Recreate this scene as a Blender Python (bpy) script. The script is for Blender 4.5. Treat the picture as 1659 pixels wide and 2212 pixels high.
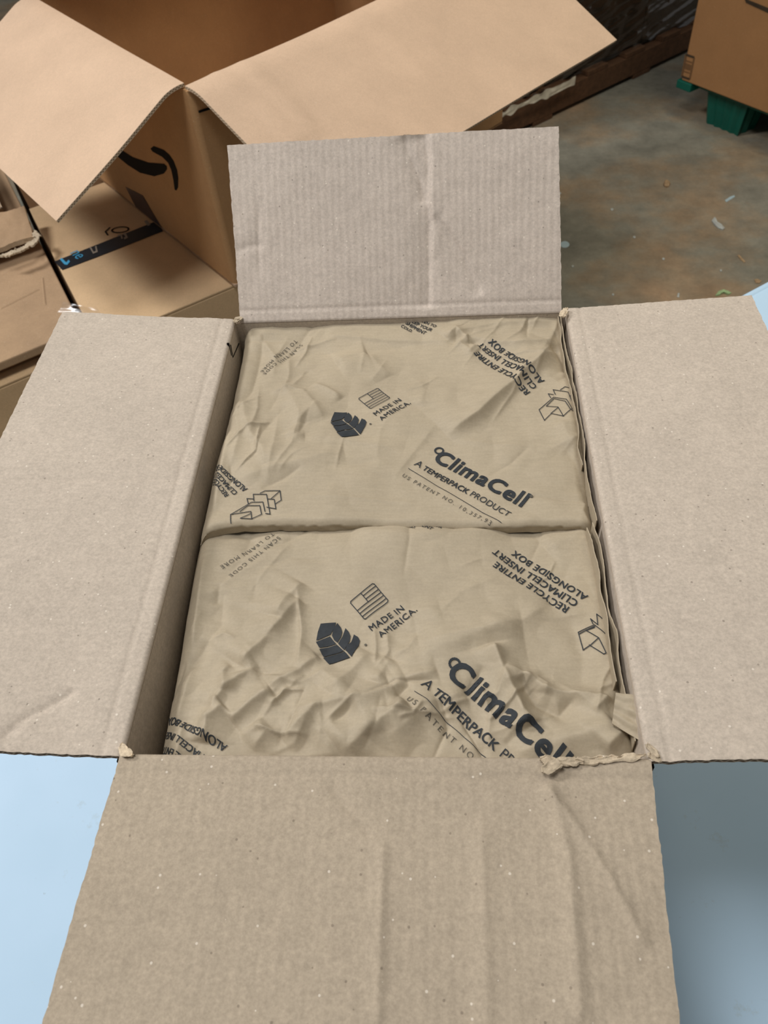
import bpy, bmesh, math, random
import numpy as np
from mathutils import Vector, Matrix

random.seed(7)
rng = np.random.default_rng(11)
S = bpy.context.scene
COL = S.collection
for o in list(bpy.data.objects):
    bpy.data.objects.remove(o)

# ------------------------------------------------------------------ camera
ZR = 1.12            # height of the open carton's rim above the floor
ZT = 0.72            # table top
YAW, PITCH, ROLL = -0.116419, 0.867629, -0.102786
CAM = np.array([0.041472, -0.438009, ZR + 0.485924])
FPX = 1715.97
CX, CY = 829.5, 1106.0


def cam_axes():
    cy, sy, cp, sp = math.cos(YAW), math.sin(YAW), math.cos(PITCH), math.sin(PITCH)
    f = np.array([sy * cp, cy * cp, -sp])
    r = np.cross(f, [0, 0, 1.0]); r /= np.linalg.norm(r)
    u = np.cross(r, f)
    c, s = math.cos(ROLL), math.sin(ROLL)
    return c * r + s * u, -s * r + c * u, f


AX_R, AX_U, AX_F = cam_axes()
cam_d = bpy.data.cameras.new('camera')
cam = bpy.data.objects.new('camera', cam_d)
COL.objects.link(cam)
m = Matrix.Identity(4)
for i in range(3):
    m[i][0], m[i][1], m[i][2], m[i][3] = AX_R[i], AX_U[i], -AX_F[i], CAM[i]
cam.matrix_world = m
cam_d.sensor_fit = 'VERTICAL'
cam_d.sensor_height = 24.0
cam_d.sensor_width = 18.0
cam_d.lens = FPX * 24.0 / 2212.0
cam_d.clip_start = 0.02
cam_d.dof.use_dof = True
cam_d.dof.focus_distance = 0.66
cam_d.dof.aperture_fstop = 10.0
S.camera = cam

# ------------------------------------------------------------------ world and light
S.view_settings.view_transform = 'Standard'
S.view_settings.look = 'None'
S.view_settings.gamma = 1.0
S.view_settings.exposure = 0.0
S.view_settings.use_curve_mapping = False
world = bpy.data.worlds.new('warehouse_air')
S.world = world
world.use_nodes = True
bg = world.node_tree.nodes['Background']
bg.inputs[0].default_value = (1.0, 0.98, 0.94, 1)
bg.inputs[1].default_value = 0.175


def area_light(name, loc, target, size, power, color):
    d = bpy.data.lights.new(name, 'AREA')
    d.shape = 'RECTANGLE'
    d.size, d.size_y = size
    d.energy = power
    d.color = color
    o = bpy.data.objects.new(name, d)
    COL.objects.link(o)
    o.location = loc
    o.rotation_euler = (Vector(target) - Vector(loc)).to_track_quat('-Z', 'Y').to_euler()
    return o


area_light('ceiling_lamp', (-0.75, -0.15, 3.9), (0.0, 0.1, 1.0), (1.0, 0.55), 47, (1.0, 0.98, 0.96))
area_light('ceiling_lamp_left', (-3.2, 1.1, 4.0), (0.0, 0.3, 1.0), (0.7, 1.0), 104, (1.0, 0.97, 0.94))
far_lamp = area_light('ceiling_lamp_far', (1.15, 1.45, 3.7), (1.0, 1.6, 0.0), (1.2, 0.5), 11, (1.0, 0.89, 0.68))
far_lamp.data.spread = math.radians(95)


# ------------------------------------------------------------------ helpers
def ray(px, py):
    return AX_R * ((px - CX) / FPX) - AX_U * ((py - CY) / FPX) + AX_F


def at(px, py, z):
    """point of the horizontal plane at height z seen at a pixel of the photograph"""
    d = ray(px, py)
    return CAM + d * ((z - CAM[2]) / d[2])


def on_plane(px, py, p0, n):
    d = ray(px, py)
    return CAM + d * (np.dot(np.asarray(p0) - CAM, n) / np.dot(d, n))


def thing(name, label, cat, loc=(0, 0, 0), group=None):
    o = bpy.data.objects.new(name, None)
    COL.objects.link(o)
    o.location = loc
    o.empty_display_size = 0.05
    o['label'] = label
    o['category'] = cat
    if group:
        o['group'] = group
    return o


def tag(o, label, cat, group=None):
    o['label'] = label
    o['category'] = cat
    if group:
        o['group'] = group
    return o


def base_of(parent):
    v = np.zeros(3)
    while parent is not None:
        v = v + np.array(parent.location)
        parent = parent.parent
    return v


def build(name, verts, faces, mats, parent=None, uvs=None, smooth=False, mat_idx=None, origin=None, label=None):
    """verts in world coordinates; parents carry no rotation"""
    verts = np.asarray(verts, float)
    off = base_of(parent)
    org = np.array(origin, float) if origin is not None else (verts.mean(0) if parent is None else off)
    me = bpy.data.meshes.new(name)
    me.from_pydata((verts - org).tolist(), [], faces)
    if not isinstance(mats, (list, tuple)):
        mats = [mats]
    for mm in mats:
        me.materials.append(mm)
    if mat_idx is not None:
        me.polygons.foreach_set('material_index', np.asarray(mat_idx, np.int32))
    if uvs is not None:
        lay = me.uv_layers.new(name='UVMap')
        vi = np.zeros(len(me.loops), np.int32)
        me.loops.foreach_get('vertex_index', vi)
        lay.data.foreach_set('uv', np.asarray(uvs, np.float32)[vi].ravel())
    if smooth is True:
        me.polygons.foreach_set('use_smooth', np.ones(len(me.polygons), bool))
    elif smooth is not False:
        me.polygons.foreach_set('use_smooth', np.asarray(smooth, bool))
    me.update()
    o = bpy.data.objects.new(name, me)
    COL.objects.link(o)
    if parent is not None:
        o.parent = parent
    o.location = org - off
    if label:
        o['label'] = label
    return o


def grid_faces(nu, nv, start=0, flip=False):
    i, j = np.meshgrid(np.arange(nu - 1), np.arange(nv - 1), indexing='ij')
    a = start + i * nv + j
    q = np.stack([a, a + nv, a + nv + 1, a + 1], -1).reshape(-1, 4)
    if flip:
        q = q[:, ::-1]
    return q.tolist()


def grid_normals(P):
    du = np.gradient(P, axis=0)
    dv = np.gradient(P, axis=1)
    n = np.cross(du, dv)
    return n / np.maximum(np.linalg.norm(n, axis=2, keepdims=True), 1e-12)


def slab(name, P, thick, mats, parent=None, uv=None, origin=None, label=None, N=None):
    """closed solid sheet: P (nu,nv,3) is the upper face, thickness goes against the grid normal"""
    nu, nv = P.shape[:2]
    if N is None:
        N = grid_normals(P)
    Q = P - N * thick
    if uv is None:
        du = np.concatenate([[0], np.cumsum(np.linalg.norm(np.diff(P[:, nv // 2], axis=0), axis=1))])
        dv = np.concatenate([[0], np.cumsum(np.linalg.norm(np.diff(P[nu // 2], axis=0), axis=1))])
        uv = np.stack(np.meshgrid(du, dv, indexing='ij'), -1)
    V = [P.reshape(-1, 3), Q.reshape(-1, 3)]
    UV = [uv.reshape(-1, 2), uv.reshape(-1, 2)]
    n = nu * nv
    F = grid_faces(nu, nv) + grid_faces(nu, nv, n, True)
    nb = len(F)
    idx = np.arange(n).reshape(nu, nv)
    start = 2 * n
    for loop, rev in ((idx[:, 0], False), (idx[-1, :], False), (idx[::-1, -1], False), (idx[0, ::-1], False)):
        tp = P.reshape(-1, 3)[loop]
        bt = Q.reshape(-1, 3)[loop]
        L = np.concatenate([[0], np.cumsum(np.linalg.norm(np.diff(tp, axis=0), axis=1))])
        V += [tp, bt]
        UV += [np.stack([L, np.ones_like(L)], 1), np.stack([L, np.zeros_like(L)], 1)]
        k = len(loop)
        for a in range(k - 1):
            F.append([start + a, start + k + a, start + k + a + 1, start + a + 1])
        start += 2 * k
    V = np.concatenate(V)
    UV = np.concatenate(UV)
    mi = np.zeros(len(F), int)
    if isinstance(mats, (list, tuple)) and len(mats) > 1:
        mi[nb:] = 1
    sm = np.zeros(len(F), bool)
    sm[:nb] = True
    return build(name, V, F, mats, parent, UV, sm, mi, origin, label)


def panel(name, c0, c1, c2, c3, thick, mats, parent=None, nu=2, nv=2, label=None, disp=None):
    """flat sheet through four corners (c0->c1 is u, c0->c3 is v); normal = u x v"""
    c0, c1, c2, c3 = [np.asarray(c, float) for c in (c0, c1, c2, c3)]
    s = np.linspace(0, 1, nu)[:, None, None]
    t = np.linspace(0, 1, nv)[None, :, None]
    P = (c0 * (1 - s) + c1 * s) * (1 - t) + (c3 * (1 - s) + c2 * s) * t
    if disp is not None:
        P = P + disp(s[..., 0], t[..., 0])[..., None] * grid_normals(P)
    return slab(name, P, thick, mats, parent, label=label)


def prism_verts(base, z0, z1):
    n = len(base)
    V = [[x, y, z0] for x, y in base] + [[x, y, z1] for x, y in base]
    F = [list(range(n - 1, -1, -1)), list(range(n, 2 * n))]
    for i in range(n):
        j = (i + 1) % n
        F.append([i, j, n + j, n + i])
    return V, F


def prism(name, base, z0, z1, mat, parent=None, bev=0.0, origin=None, label=None):
    V, F = prism_verts(base, z0, z1)
    o = build(name, V, F, mat, parent, origin=origin, label=label)
    if bev:
        bevel(o, bev)
    return o


def bevel(o, w, seg=2):
    bm = bmesh.new()
    bm.from_mesh(o.data)
    bmesh.ops.bevel(bm, geom=list(bm.edges), offset=w, segments=seg, affect='EDGES', profile=0.5)
    bm.to_mesh(o.data)
    bm.free()


def vnoise(x, y, seed=0):
    """smooth value noise, vectorised"""
    x = np.asarray(x, float); y = np.asarray(y, float)
    xi, yi = np.floor(x).astype(np.int64), np.floor(y).astype(np.int64)
    fx, fy = x - xi, y - yi
    fx, fy = fx * fx * (3 - 2 * fx), fy * fy * (3 - 2 * fy)

    def h(a, b):
        v = np.sin(a * 127.1 + b * 311.7 + seed * 74.7) * 43758.5453
        return (v - np.floor(v)) * 2 - 1
    return (h(xi, yi) * (1 - fx) + h(xi + 1, yi) * fx) * (1 - fy) + (h(xi, yi + 1) * (1 - fx) + h(xi + 1, yi + 1) * fx) * fy


def crease_field(x, y, poly, h, wl, wr, taper=0.25):
    """ridge (h>0) or valley (h<0) along a polyline in the plane; wl / wr are fall-off widths on either side"""
    poly = np.asarray(poly, float)[:, :2]
    seg = np.diff(poly, axis=0)
    ln = np.linalg.norm(seg, axis=1)
    tot = ln.sum()
    best = np.full(x.shape, 1e9)
    side = np.zeros(x.shape)
    prm = np.zeros(x.shape)
    acc = 0.0
    for k in range(len(seg)):
        d = seg[k] / ln[k]
        ex, ey = x - poly[k, 0], y - poly[k, 1]
        t = np.clip(ex * d[0] + ey * d[1], 0, ln[k])
        qx, qy = ex - t * d[0], ey - t * d[1]
        r = np.hypot(qx, qy)
        s = d[0] * qy - d[1] * qx
        mk = r < best
        best = np.where(mk, r, best)
        side = np.where(mk, s, side)
        prm = np.where(mk, acc + t, prm)
        acc += ln[k]
    tt = prm / tot
    amp = np.clip(tt / taper, 0, 1) * np.clip((1 - tt) / taper, 0, 1)
    amp = amp * (2 - amp)
    w = np.where(side > 0, wl, wr)
    q = best / w
    return h * amp * np.exp(-np.power(q * q + 0.02, 0.55))


# ------------------------------------------------------------------ materials
def srgb(r, g, b):
    def f(c):
        c /= 255.0
        return c / 12.92 if c <= 0.04045 else ((c + 0.055) / 1.055) ** 2.4
    return (f(r), f(g), f(b), 1.0)


class NT:
    def __init__(self, name):
        self.mat = bpy.data.materials.new(name)
        self.mat.use_nodes = True
        self.t = self.mat.node_tree
        self.n = self.t.nodes
        self.b = self.n['Principled BSDF']

    def add(self, typ, **kw):
        nd = self.n.new(typ)
        for k, v in kw.items():
            setattr(nd, k, v)
        return nd

    def link(self, a, b):
        self.t.links.new(a, b)

    def noise(self, vec, scale, detail=4.0, rough=0.6):
        nd = self.add('ShaderNodeTexNoise')
        nd.inputs['Scale'].default_value = scale
        nd.inputs['Detail'].default_value = detail
        nd.inputs['Roughness'].default_value = rough
        self.link(vec, nd.inputs['Vector'])
        return nd.outputs['Fac']

    def ramp(self, fac, stops):
        nd = self.add('ShaderNodeValToRGB')
        el = nd.color_ramp.elements
        while len(el) < len(stops):
            el.new(0.5)
        for e, (p, c) in zip(el, stops):
            e.position = p
            e.color = c
        self.link(fac, nd.inputs['Fac'])
        return nd.outputs['Color']

    def mix(self, fac, a, b, blend='MIX'):
        nd = self.add('ShaderNodeMix', data_type='RGBA', blend_type=blend)
        for sock, v in ((nd.inputs[0], fac), (nd.inputs[6], a), (nd.inputs[7], b)):
            if isinstance(v, (float, int, tuple)):
                sock.default_value = v
            else:
                self.link(v, sock)
        return nd.outputs[2]

    def math(self, op, a, b=None):
        nd = self.add('ShaderNodeMath', operation=op)
        for sock, v in ((nd.inputs[0], a), (nd.inputs[1], b)):
            if v is None:
                continue
            if isinstance(v, (float, int)):
                sock.default_value = v
            else:
                self.link(v, sock)
        return nd.outputs[0]

    def bump(self, height, strength, dist, normal=None):
        nd = self.add('ShaderNodeBump')
        nd.inputs['Strength'].default_value = strength
        nd.inputs['Distance'].default_value = dist
        self.link(height, nd.inputs['Height'])
        if normal is not None:
            self.link(normal, nd.inputs['Normal'])
        return nd.outputs['Normal']


GREY = lambda v: (v, v, v, 1)


def cardboard(name, col, flute=0.0, flute_axis=0, fleck=1.0, rough=0.85, var=0.05):
    k = NT(name)
    tc = k.add('ShaderNodeTexCoord')
    P = tc.outputs['Object']
    big = k.noise(P, 9.0, 3.0)
    c0 = tuple(c * (1 - var) for c in col[:3]) + (1,)
    c1 = tuple(min(1, c * (1 + var)) for c in col[:3]) + (1,)
    base = k.ramp(big, [(0.3, c0), (0.7, c1)])
    fine = k.noise(P, 420.0, 3.0, 0.7)
    base = k.mix(0.5 * fleck, base, k.ramp(fine, [(0.3, GREY(0.72)), (0.7, GREY(1.25))]), 'MULTIPLY')
    pulp = k.noise(P, 130.0, 4.0, 0.7)
    base = k.mix(0.3 * fleck, base, k.ramp(pulp, [(0.35, GREY(0.82)), (0.65, GREY(1.16))]), 'MULTIPLY')
    sp = k.add('ShaderNodeTexVoronoi')
    sp.inputs['Scale'].default_value = 210.0
    k.link(P, sp.inputs['Vector'])
    pick = k.add('ShaderNodeSeparateColor')
    k.link(sp.outputs['Color'], pick.inputs[0])
    near = k.math('LESS_THAN', sp.outputs['Distance'], 0.17)
    dark = k.math('MULTIPLY', near, k.math('GREATER_THAN', pick.outputs[0], 0.93))
    light = k.math('MULTIPLY', near, k.math('LESS_THAN', pick.outputs[0], 0.08))
    base = k.mix(k.math('MULTIPLY', dark, 0.4 * fleck), base, (0.06, 0.04, 0.03, 1))
    base = k.mix(k.math('MULTIPLY', light, 0.5 * fleck), base, (0.85, 0.78, 0.68, 1))
    k.link(base, k.b.inputs['Base Color'])
    k.b.inputs['Roughness'].default_value = rough
    k.b.inputs['Specular IOR Level'].default_value = 0.25
    nrm = k.bump(k.math('ADD', fine, pulp), 0.12, 0.0008)
    if flute:
        uv = tc.outputs['UV']
        sep = k.add('ShaderNodeSeparateXYZ')
        k.link(uv, sep.inputs[0])
        wob = k.math('MULTIPLY', k.noise(P, 30.0, 2.0), 0.004)
        w = k.math('SINE', k.math('MULTIPLY', k.math('ADD', sep.outputs[flute_axis], wob), 2 * math.pi / 0.0072))
        fade = k.math('MULTIPLY', w, k.noise(P, 14.0, 2.0))
        nrm = k.bump(fade, flute, 0.0006, nrm)
    k.link(nrm, k.b.inputs['Normal'])
    return k.mat


def flute_edge(name, col, dark):
    """cut edge of corrugated board: two liners and the wavy medium between them"""
    k = NT(name)
    tc = k.add('ShaderNodeTexCoord')
    sep = k.add('ShaderNodeSeparateXYZ')
    k.link(tc.outputs['UV'], sep.inputs[0])
    w = k.math('MULTIPLY', k.math('SINE', k.math('MULTIPLY', sep.outputs[0], 2 * math.pi / 0.0072)), 0.33)
    d = k.math('ABSOLUTE', k.math('SUBTRACT', k.math('SUBTRACT', sep.outputs[1], 0.5), w))
    med = k.math('LESS_THAN', d, 0.2)
    lin = k.math('GREATER_THAN', k.math('ABSOLUTE', k.math('SUBTRACT', sep.outputs[1], 0.5)), 0.36)
    fac = k.math('MAXIMUM', med, lin)
    k.link(k.mix(fac, dark, col), k.b.inputs['Base Color'])
    k.b.inputs['Roughness'].default_value = 0.95
    return k.mat


def plain(name, col, rough=0.6, spec=0.4, noise=0.0, scale=40.0, bump=0.0, metal=0.0):
    k = NT(name)
    tc = k.add('ShaderNodeTexCoord')
    nz = k.noise(tc.outputs['Object'], scale, 4.0)
    c0 = tuple(c * (1 - noise) for c in col[:3]) + (1,)
    c1 = tuple(min(1, c * (1 + noise)) for c in col[:3]) + (1,)
    k.link(k.ramp(nz, [(0.3, c0), (0.7, c1)]), k.b.inputs['Base Color'])
    k.b.inputs['Roughness'].default_value = rough
    k.b.inputs['Specular IOR Level'].default_value = spec
    k.b.inputs['Metallic'].default_value = metal
    if bump:
        k.link(k.bump(nz, bump, 0.002), k.b.inputs['Normal'])
    return k.mat


def kraft_paper(name, col):
    k = NT(name)
    tc = k.add('ShaderNodeTexCoord')
    P = tc.outputs['Object']
    mp = k.add('ShaderNodeMapping')
    mp.inputs['Scale'].default_value = (0.35, 2.2, 1.0)
    mp.inputs['Rotation'].default_value = (0, 0, 0.06)
    k.link(P, mp.inputs['Vector'])
    streak = k.noise(mp.outputs[0], 160.0, 4.0, 0.65)
    base = k.ramp(k.noise(P, 14.0, 3.0), [(0.3, tuple(c * 0.93 for c in col[:3]) + (1,)), (0.7, tuple(c * 1.06 for c in col[:3]) + (1,))])
    base = k.mix(0.35, base, k.ramp(streak, [(0.3, GREY(0.85)), (0.7, GREY(1.12))]), 'MULTIPLY')
    fine = k.noise(P, 500.0, 3.0, 0.7)
    base = k.mix(0.3, base, k.ramp(fine, [(0.3, GREY(0.82)), (0.7, GREY(1.16))]), 'MULTIPLY')
    k.link(base, k.b.inputs['Base Color'])
    k.b.inputs['Roughness'].default_value = 0.62
    k.b.inputs['Specular IOR Level'].default_value = 0.3
    crum = k.noise(P, 55.0, 3.0, 0.55)
    n1 = k.bump(crum, 0.35, 0.0022)
    n2 = k.bump(k.math('ADD', fine, streak), 0.10, 0.0005, n1)
    k.link(n2, k.b.inputs['Normal'])
    return k.mat


def concrete(name):
    k = NT(name)
    tc = k.add('ShaderNodeTexCoord')
    P = tc.outputs['Object']
    a = k.noise(P, 1.7, 5.0, 0.62)
    base = k.ramp(a, [(0.34, srgb(124, 124, 114)), (0.47, srgb(142, 140, 128)), (0.58, srgb(156, 140, 118)), (0.70, srgb(172, 146, 118))])
    b = k.noise(P, 9.0, 6.0, 0.7)
    base = k.mix(0.7, base, k.ramp(b, [(0.32, GREY(0.66)), (0.68, GREY(1.25))]), 'MULTIPLY')
    c = k.noise(P, 90.0, 4.0, 0.7)
    base = k.mix(0.4, base, k.ramp(c, [(0.3, GREY(0.8)), (0.7, GREY(1.18))]), 'MULTIPLY')
    k.link(base, k.b.inputs['Base Color'])
    k.b.inputs['Roughness'].default_value = 0.65
    k.b.inputs['Specular IOR Level'].default_value = 0.3
    k.link(k.bump(b, 0.15, 0.004), k.b.inputs['Normal'])
    return k.mat


def table_plastic(name):
    k = NT(name)
    tc = k.add('ShaderNodeTexCoord')
    P = tc.outputs['Object']
    a = k.noise(P, 5.0, 3.0)
    base = k.ramp(a, [(0.35, (.46, .65, .83, 1)), (0.65, (.50, .69, .88, 1))])
    st = k.noise(P, 11.0, 6.0, 0.75)
    base = k.mix(k.ramp(st, [(0.60, GREY(0)), (0.74, GREY(0.5))]), base, srgb(150, 152, 132))
    d = k.noise(P, 60.0, 5.0, 0.8)
    base = k.mix(k.ramp(d, [(0.68, GREY(0)), (0.74, GREY(0.5))]), base, srgb(120, 125, 120))
    k.link(base, k.b.inputs['Base Color'])
    k.b.inputs['Roughness'].default_value = 0.5
    k.b.inputs['Specular IOR Level'].default_value = 0.35
    k.link(k.bump(k.noise(P, 300.0, 2.0), 0.08, 0.0006), k.b.inputs['Normal'])
    return k.mat


def film(name, tint, alpha, rough):
    k = NT(name)
    out = k.n['Material Output']
    tr = k.add('ShaderNodeBsdfTransparent')
    gl = k.add('ShaderNodeBsdfGlossy')
    gl.inputs['Roughness'].default_value = rough
    gl.inputs['Color'].default_value = tint
    mx = k.add('ShaderNodeMixShader')
    mx.inputs[0].default_value = alpha
    k.link(tr.outputs[0], mx.inputs[1])
    k.link(gl.outputs[0], mx.inputs[2])
    k.link(mx.outputs[0], out.inputs['Surface'])
    return k.mat


def wood(name, col):
    k = NT(name)
    tc = k.add('ShaderNodeTexCoord')
    mp = k.add('ShaderNodeMapping')
    mp.inputs['Scale'].default_value = (1.0, 8.0, 8.0)
    k.link(tc.outputs['Object'], mp.inputs['Vector'])
    n = k.noise(mp.outputs[0], 7.0, 5.0, 0.7)
    k.link(k.ramp(n, [(0.3, tuple(c * 0.55 for c in col[:3]) + (1,)), (0.7, tuple(c * 1.2 for c in col[:3]) + (1,))]), k.b.inputs['Base Color'])
    k.b.inputs['Roughness'].default_value = 0.8
    k.link(k.bump(n, 0.3, 0.002), k.b.inputs['Normal'])
    return k.mat


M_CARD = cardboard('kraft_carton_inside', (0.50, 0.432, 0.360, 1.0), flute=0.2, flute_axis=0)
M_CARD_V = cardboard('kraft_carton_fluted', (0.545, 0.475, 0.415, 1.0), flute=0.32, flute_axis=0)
M_CARD_SHADED = cardboard('kraft_carton_front_shaded', (0.405, 0.338, 0.257, 1.0), flute=0.2, flute_axis=0)  # same board as the other flaps, darkened for shade on the near flap
M_EDGE = flute_edge('corrugated_cut_edge', srgb(176, 156, 132), srgb(92, 74, 56))
M_TORN = cardboard('torn_carton_pulp', srgb(196, 180, 156), fleck=1.6, var=0.3)
M_BIG_IN = cardboard('big_carton_inside', (.62, .45, .32, 1), fleck=0.55, var=0.05)
M_BIG_OUT = cardboard('big_carton_outside', srgb(186, 146, 104), fleck=0.5, var=0.06)
M_BIG_EDGE = flute_edge('big_carton_edge', srgb(205, 184, 158), srgb(120, 98, 74))
M_BROWN = cardboard('stacked_carton_top', srgb(212, 182, 144), fleck=0.6, var=0.08)
M_BROWN2 = cardboard('stacked_carton_top_pale', srgb(176, 148, 118), fleck=0.6, var=0.1)
M_SHADE_AND_PRINT = cardboard('shade_dark_carton_and_print', srgb(112, 82, 54), fleck=0.4)  # board darkened for shade in the stack; also brown print on the tall carton
M_RCARD = cardboard('palletised_carton', srgb(160, 118, 78), fleck=0.5, var=0.05)
M_PAPER = kraft_paper('kraft_liner_paper', (.405, .342, .248, 1))
M_INK = plain('printing_ink', srgb(52, 56, 60), 0.7, 0.2, 0.12, 300.0)
M_INK_SOFT = plain('worn_printing_ink', srgb(92, 88, 80), 0.75, 0.2, 0.15, 300.0)
M_BLACK = plain('black_carton_ink', srgb(22, 20, 18), 0.8, 0.15)
M_TAPE = plain('black_printed_tape', srgb(30, 32, 38), 0.45, 0.4, 0.2, 20.0)
M_TAPE2 = plain('dark_purple_tape', srgb(64, 50, 52), 0.4, 0.4, 0.3, 30.0)
M_BLUE = plain('blue_tape_print', srgb(70, 160, 205), 0.5)
M_TAPEWHITE = plain('grey_tape_print', srgb(150, 140, 128), 0.5)
M_TABLE = table_plastic('white_blow_moulded_plastic')
M_LEG = plain('grey_table_steel', srgb(120, 124, 128), 0.45, 0.5, 0.05, 30.0, metal=0.6)
M_FLOOR = concrete('stained_concrete')
M_WALL = plain('painted_block_wall', srgb(150, 146, 138), 0.9, 0.2, 0.06, 3.0)
M_GREEN = plain('green_pallet_plastic', srgb(6, 88, 74), 0.45, 0.4, 0.08, 20.0)
M_WOOD = wood('old_pallet_wood', srgb(100, 70, 46))
M_STACK = cardboard('wrapped_goods_dark', srgb(66, 54, 42), fleck=0.3, var=0.25)
M_FILM = film('stretch_film', (0.9, 0.9, 0.92, 1), 0.10, 0.10)
M_CLEAR = film('clear_plastic_film', (0.95, 0.97, 1.0, 1), 0.07, 0.3)
M_WFILM = plain('milky_torn_film', srgb(228, 222, 204), 0.3, 0.6, 0.2, 30.0)
M_BIT_W = plain('pale_paper_scrap', srgb(190, 196, 194), 0.8, 0.2, 0.1, 60.0)
M_BIT_B = plain('pale_blue_sticker', srgb(176, 200, 210), 0.6, 0.3, 0.06, 60.0)
M_BIT_T = plain('tan_wood_chip', srgb(176, 150, 118), 0.8, 0.2, 0.2, 80.0)
M_BIT_G = plain('pale_green_strap', srgb(170, 200, 150), 0.5, 0.4, 0.15, 60.0)

# ------------------------------------------------------------------ setting
fl = build('floor', [[-5, -4, 0], [6, -4, 0], [6, 8, 0], [-5, 8, 0], [-5, -4, -0.1], [6, -4, -0.1], [6, 8, -0.1], [-5, 8, -0.1]],
           [[0, 1, 2, 3], [7, 6, 5, 4], [4, 5, 1, 0], [5, 6, 2, 1], [6, 7, 3, 2], [7, 4, 0, 3]], M_FLOOR, origin=(0, 0, 0))
fl['kind'] = 'structure'
fl['label'] = 'stained grey and brown concrete warehouse floor'
wb = prism('wall_back', [(-5, 7.8), (6, 7.8), (6, 8), (-5, 8)], 0, 5, M_WALL)
wb['kind'] = 'structure'
wb['label'] = 'plain painted warehouse wall far behind the pallets'

# ------------------------------------------------------------------ table
E1 = np.array([0.815, 0.579]); E2 = np.array([-0.579, 0.815])
T0 = at(1607, 635, ZT)[:2]
corners = [T0 - E1 * 1.6 - E2 * 0.95, T0 + E1 * 0.75 - E2 * 0.95, T0 + E1 * 0.75, T0 - E1 * 1.6]


def rounded(poly, r, seg=6):
    out = []
    n = len(poly)
    for i in range(n):
        p, a, b = np.array(poly[i]), np.array(poly[i - 1]), np.array(poly[(i + 1) % n])
        da, db = (a - p) / np.linalg.norm(a - p), (b - p) / np.linalg.norm(b - p)
        c = p + (da + db) * r
        s0, s1 = p + da * r, p + db * r
        for k in range(seg + 1):
            t = k / seg
            v = (s0 - c) * math.cos(t * math.pi / 2) + (s1 - c) * math.sin(t * math.pi / 2)
            out.append(c + v)
    return out


table = thing('folding_table', 'white plastic folding table under the open carton', 'table', (*(np.mean(corners, 0)), 0))
rim = rounded(corners, 0.07)
inn = rounded([corners[0] + (E1 + E2) * 0.013, corners[1] + (-E1 + E2) * 0.013, corners[2] - (E1 + E2) * 0.013, corners[3] + (E1 - E2) * 0.013], 0.06)
tt = prism('table_top', inn, ZT - 0.042, ZT, M_TABLE, table)
n = len(rim)
V = [[*p, ZT + 0.0] for p in inn] + [[*(np.array(p) * 0.5 + np.array(q) * 0.5), ZT + 0.004] for p, q in zip(inn, rim)] + [[*p, ZT - 0.002] for p in rim] + [[*p, ZT - 0.05] for p in rim] + [[*p, ZT - 0.05] for p in inn]
F = []
for k in range(4):
    for i in range(n):
        j = (i + 1) % n
        F.append([k * n + j, k * n + i, (k + 1) * n + i, (k + 1) * n + j])
build('edge_rim', V, F, M_TABLE, table, smooth=True)
for a, b in ((-1.35, -0.12), (-1.35, -0.83), (0.5, -0.12), (0.5, -0.83)):
    c = T0 + E1 * a + E2 * b
    ring = [c + 0.016 * np.array([math.cos(t), math.sin(t)]) for t in np.linspace(0, 2 * math.pi, 13)[:-1]]
    prism('leg', ring, 0.0, ZT - 0.04, M_LEG, table)
for a in (-1.35, 0.5):
    p, q = T0 + E1 * a - E2 * 0.12, T0 + E1 * a - E2 * 0.83
    prism('cross_bar', [p - E1 * 0.01, p + E1 * 0.01, q + E1 * 0.01, q - E1 * 0.01], 0.20, 0.22, M_LEG, table)

# ------------------------------------------------------------------ the open carton
W, D = 0.33, 0.4645
XL, XRR, HY = -0.1745, 0.170, D / 2 + 0.0035
TH = 0.0045
carton = thing('shipping_carton', 'open corrugated shipping carton filled with printed brown paper liners on white table', 'box', (0, 0, ZT))
ZB = ZT + 0.001
WZ = ZR - 0.004


def wall(c, d, inward, nm='wall_panel', top=WZ - 0.0005, label=None):
    c, d, inward = map(np.array, (c, d, inward))
    a = [c[0], c[1], ZB]; b = [d[0], d[1], ZB]; e = [d[0], d[1], top]; f = [c[0], c[1], top]
    return panel(nm, a, b, e, f, TH, [M_CARD, M_EDGE], carton, 12, 8, label)


wall((XL, HY), (XL, -HY), (1, 0))
wall((XRR, -HY), (XRR, HY), (-1, 0))
wall((XRR, HY), (XL, HY), (0, -1))
wall((XL, -HY), (XRR, -HY), (0, 1))
prism('bottom_panel', [(XL + TH, -HY + TH), (XRR - TH, -HY + TH), (XRR - TH, HY - TH), (XL + TH, HY - TH)], ZB, ZB + TH, M_CARD, carton)


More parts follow.
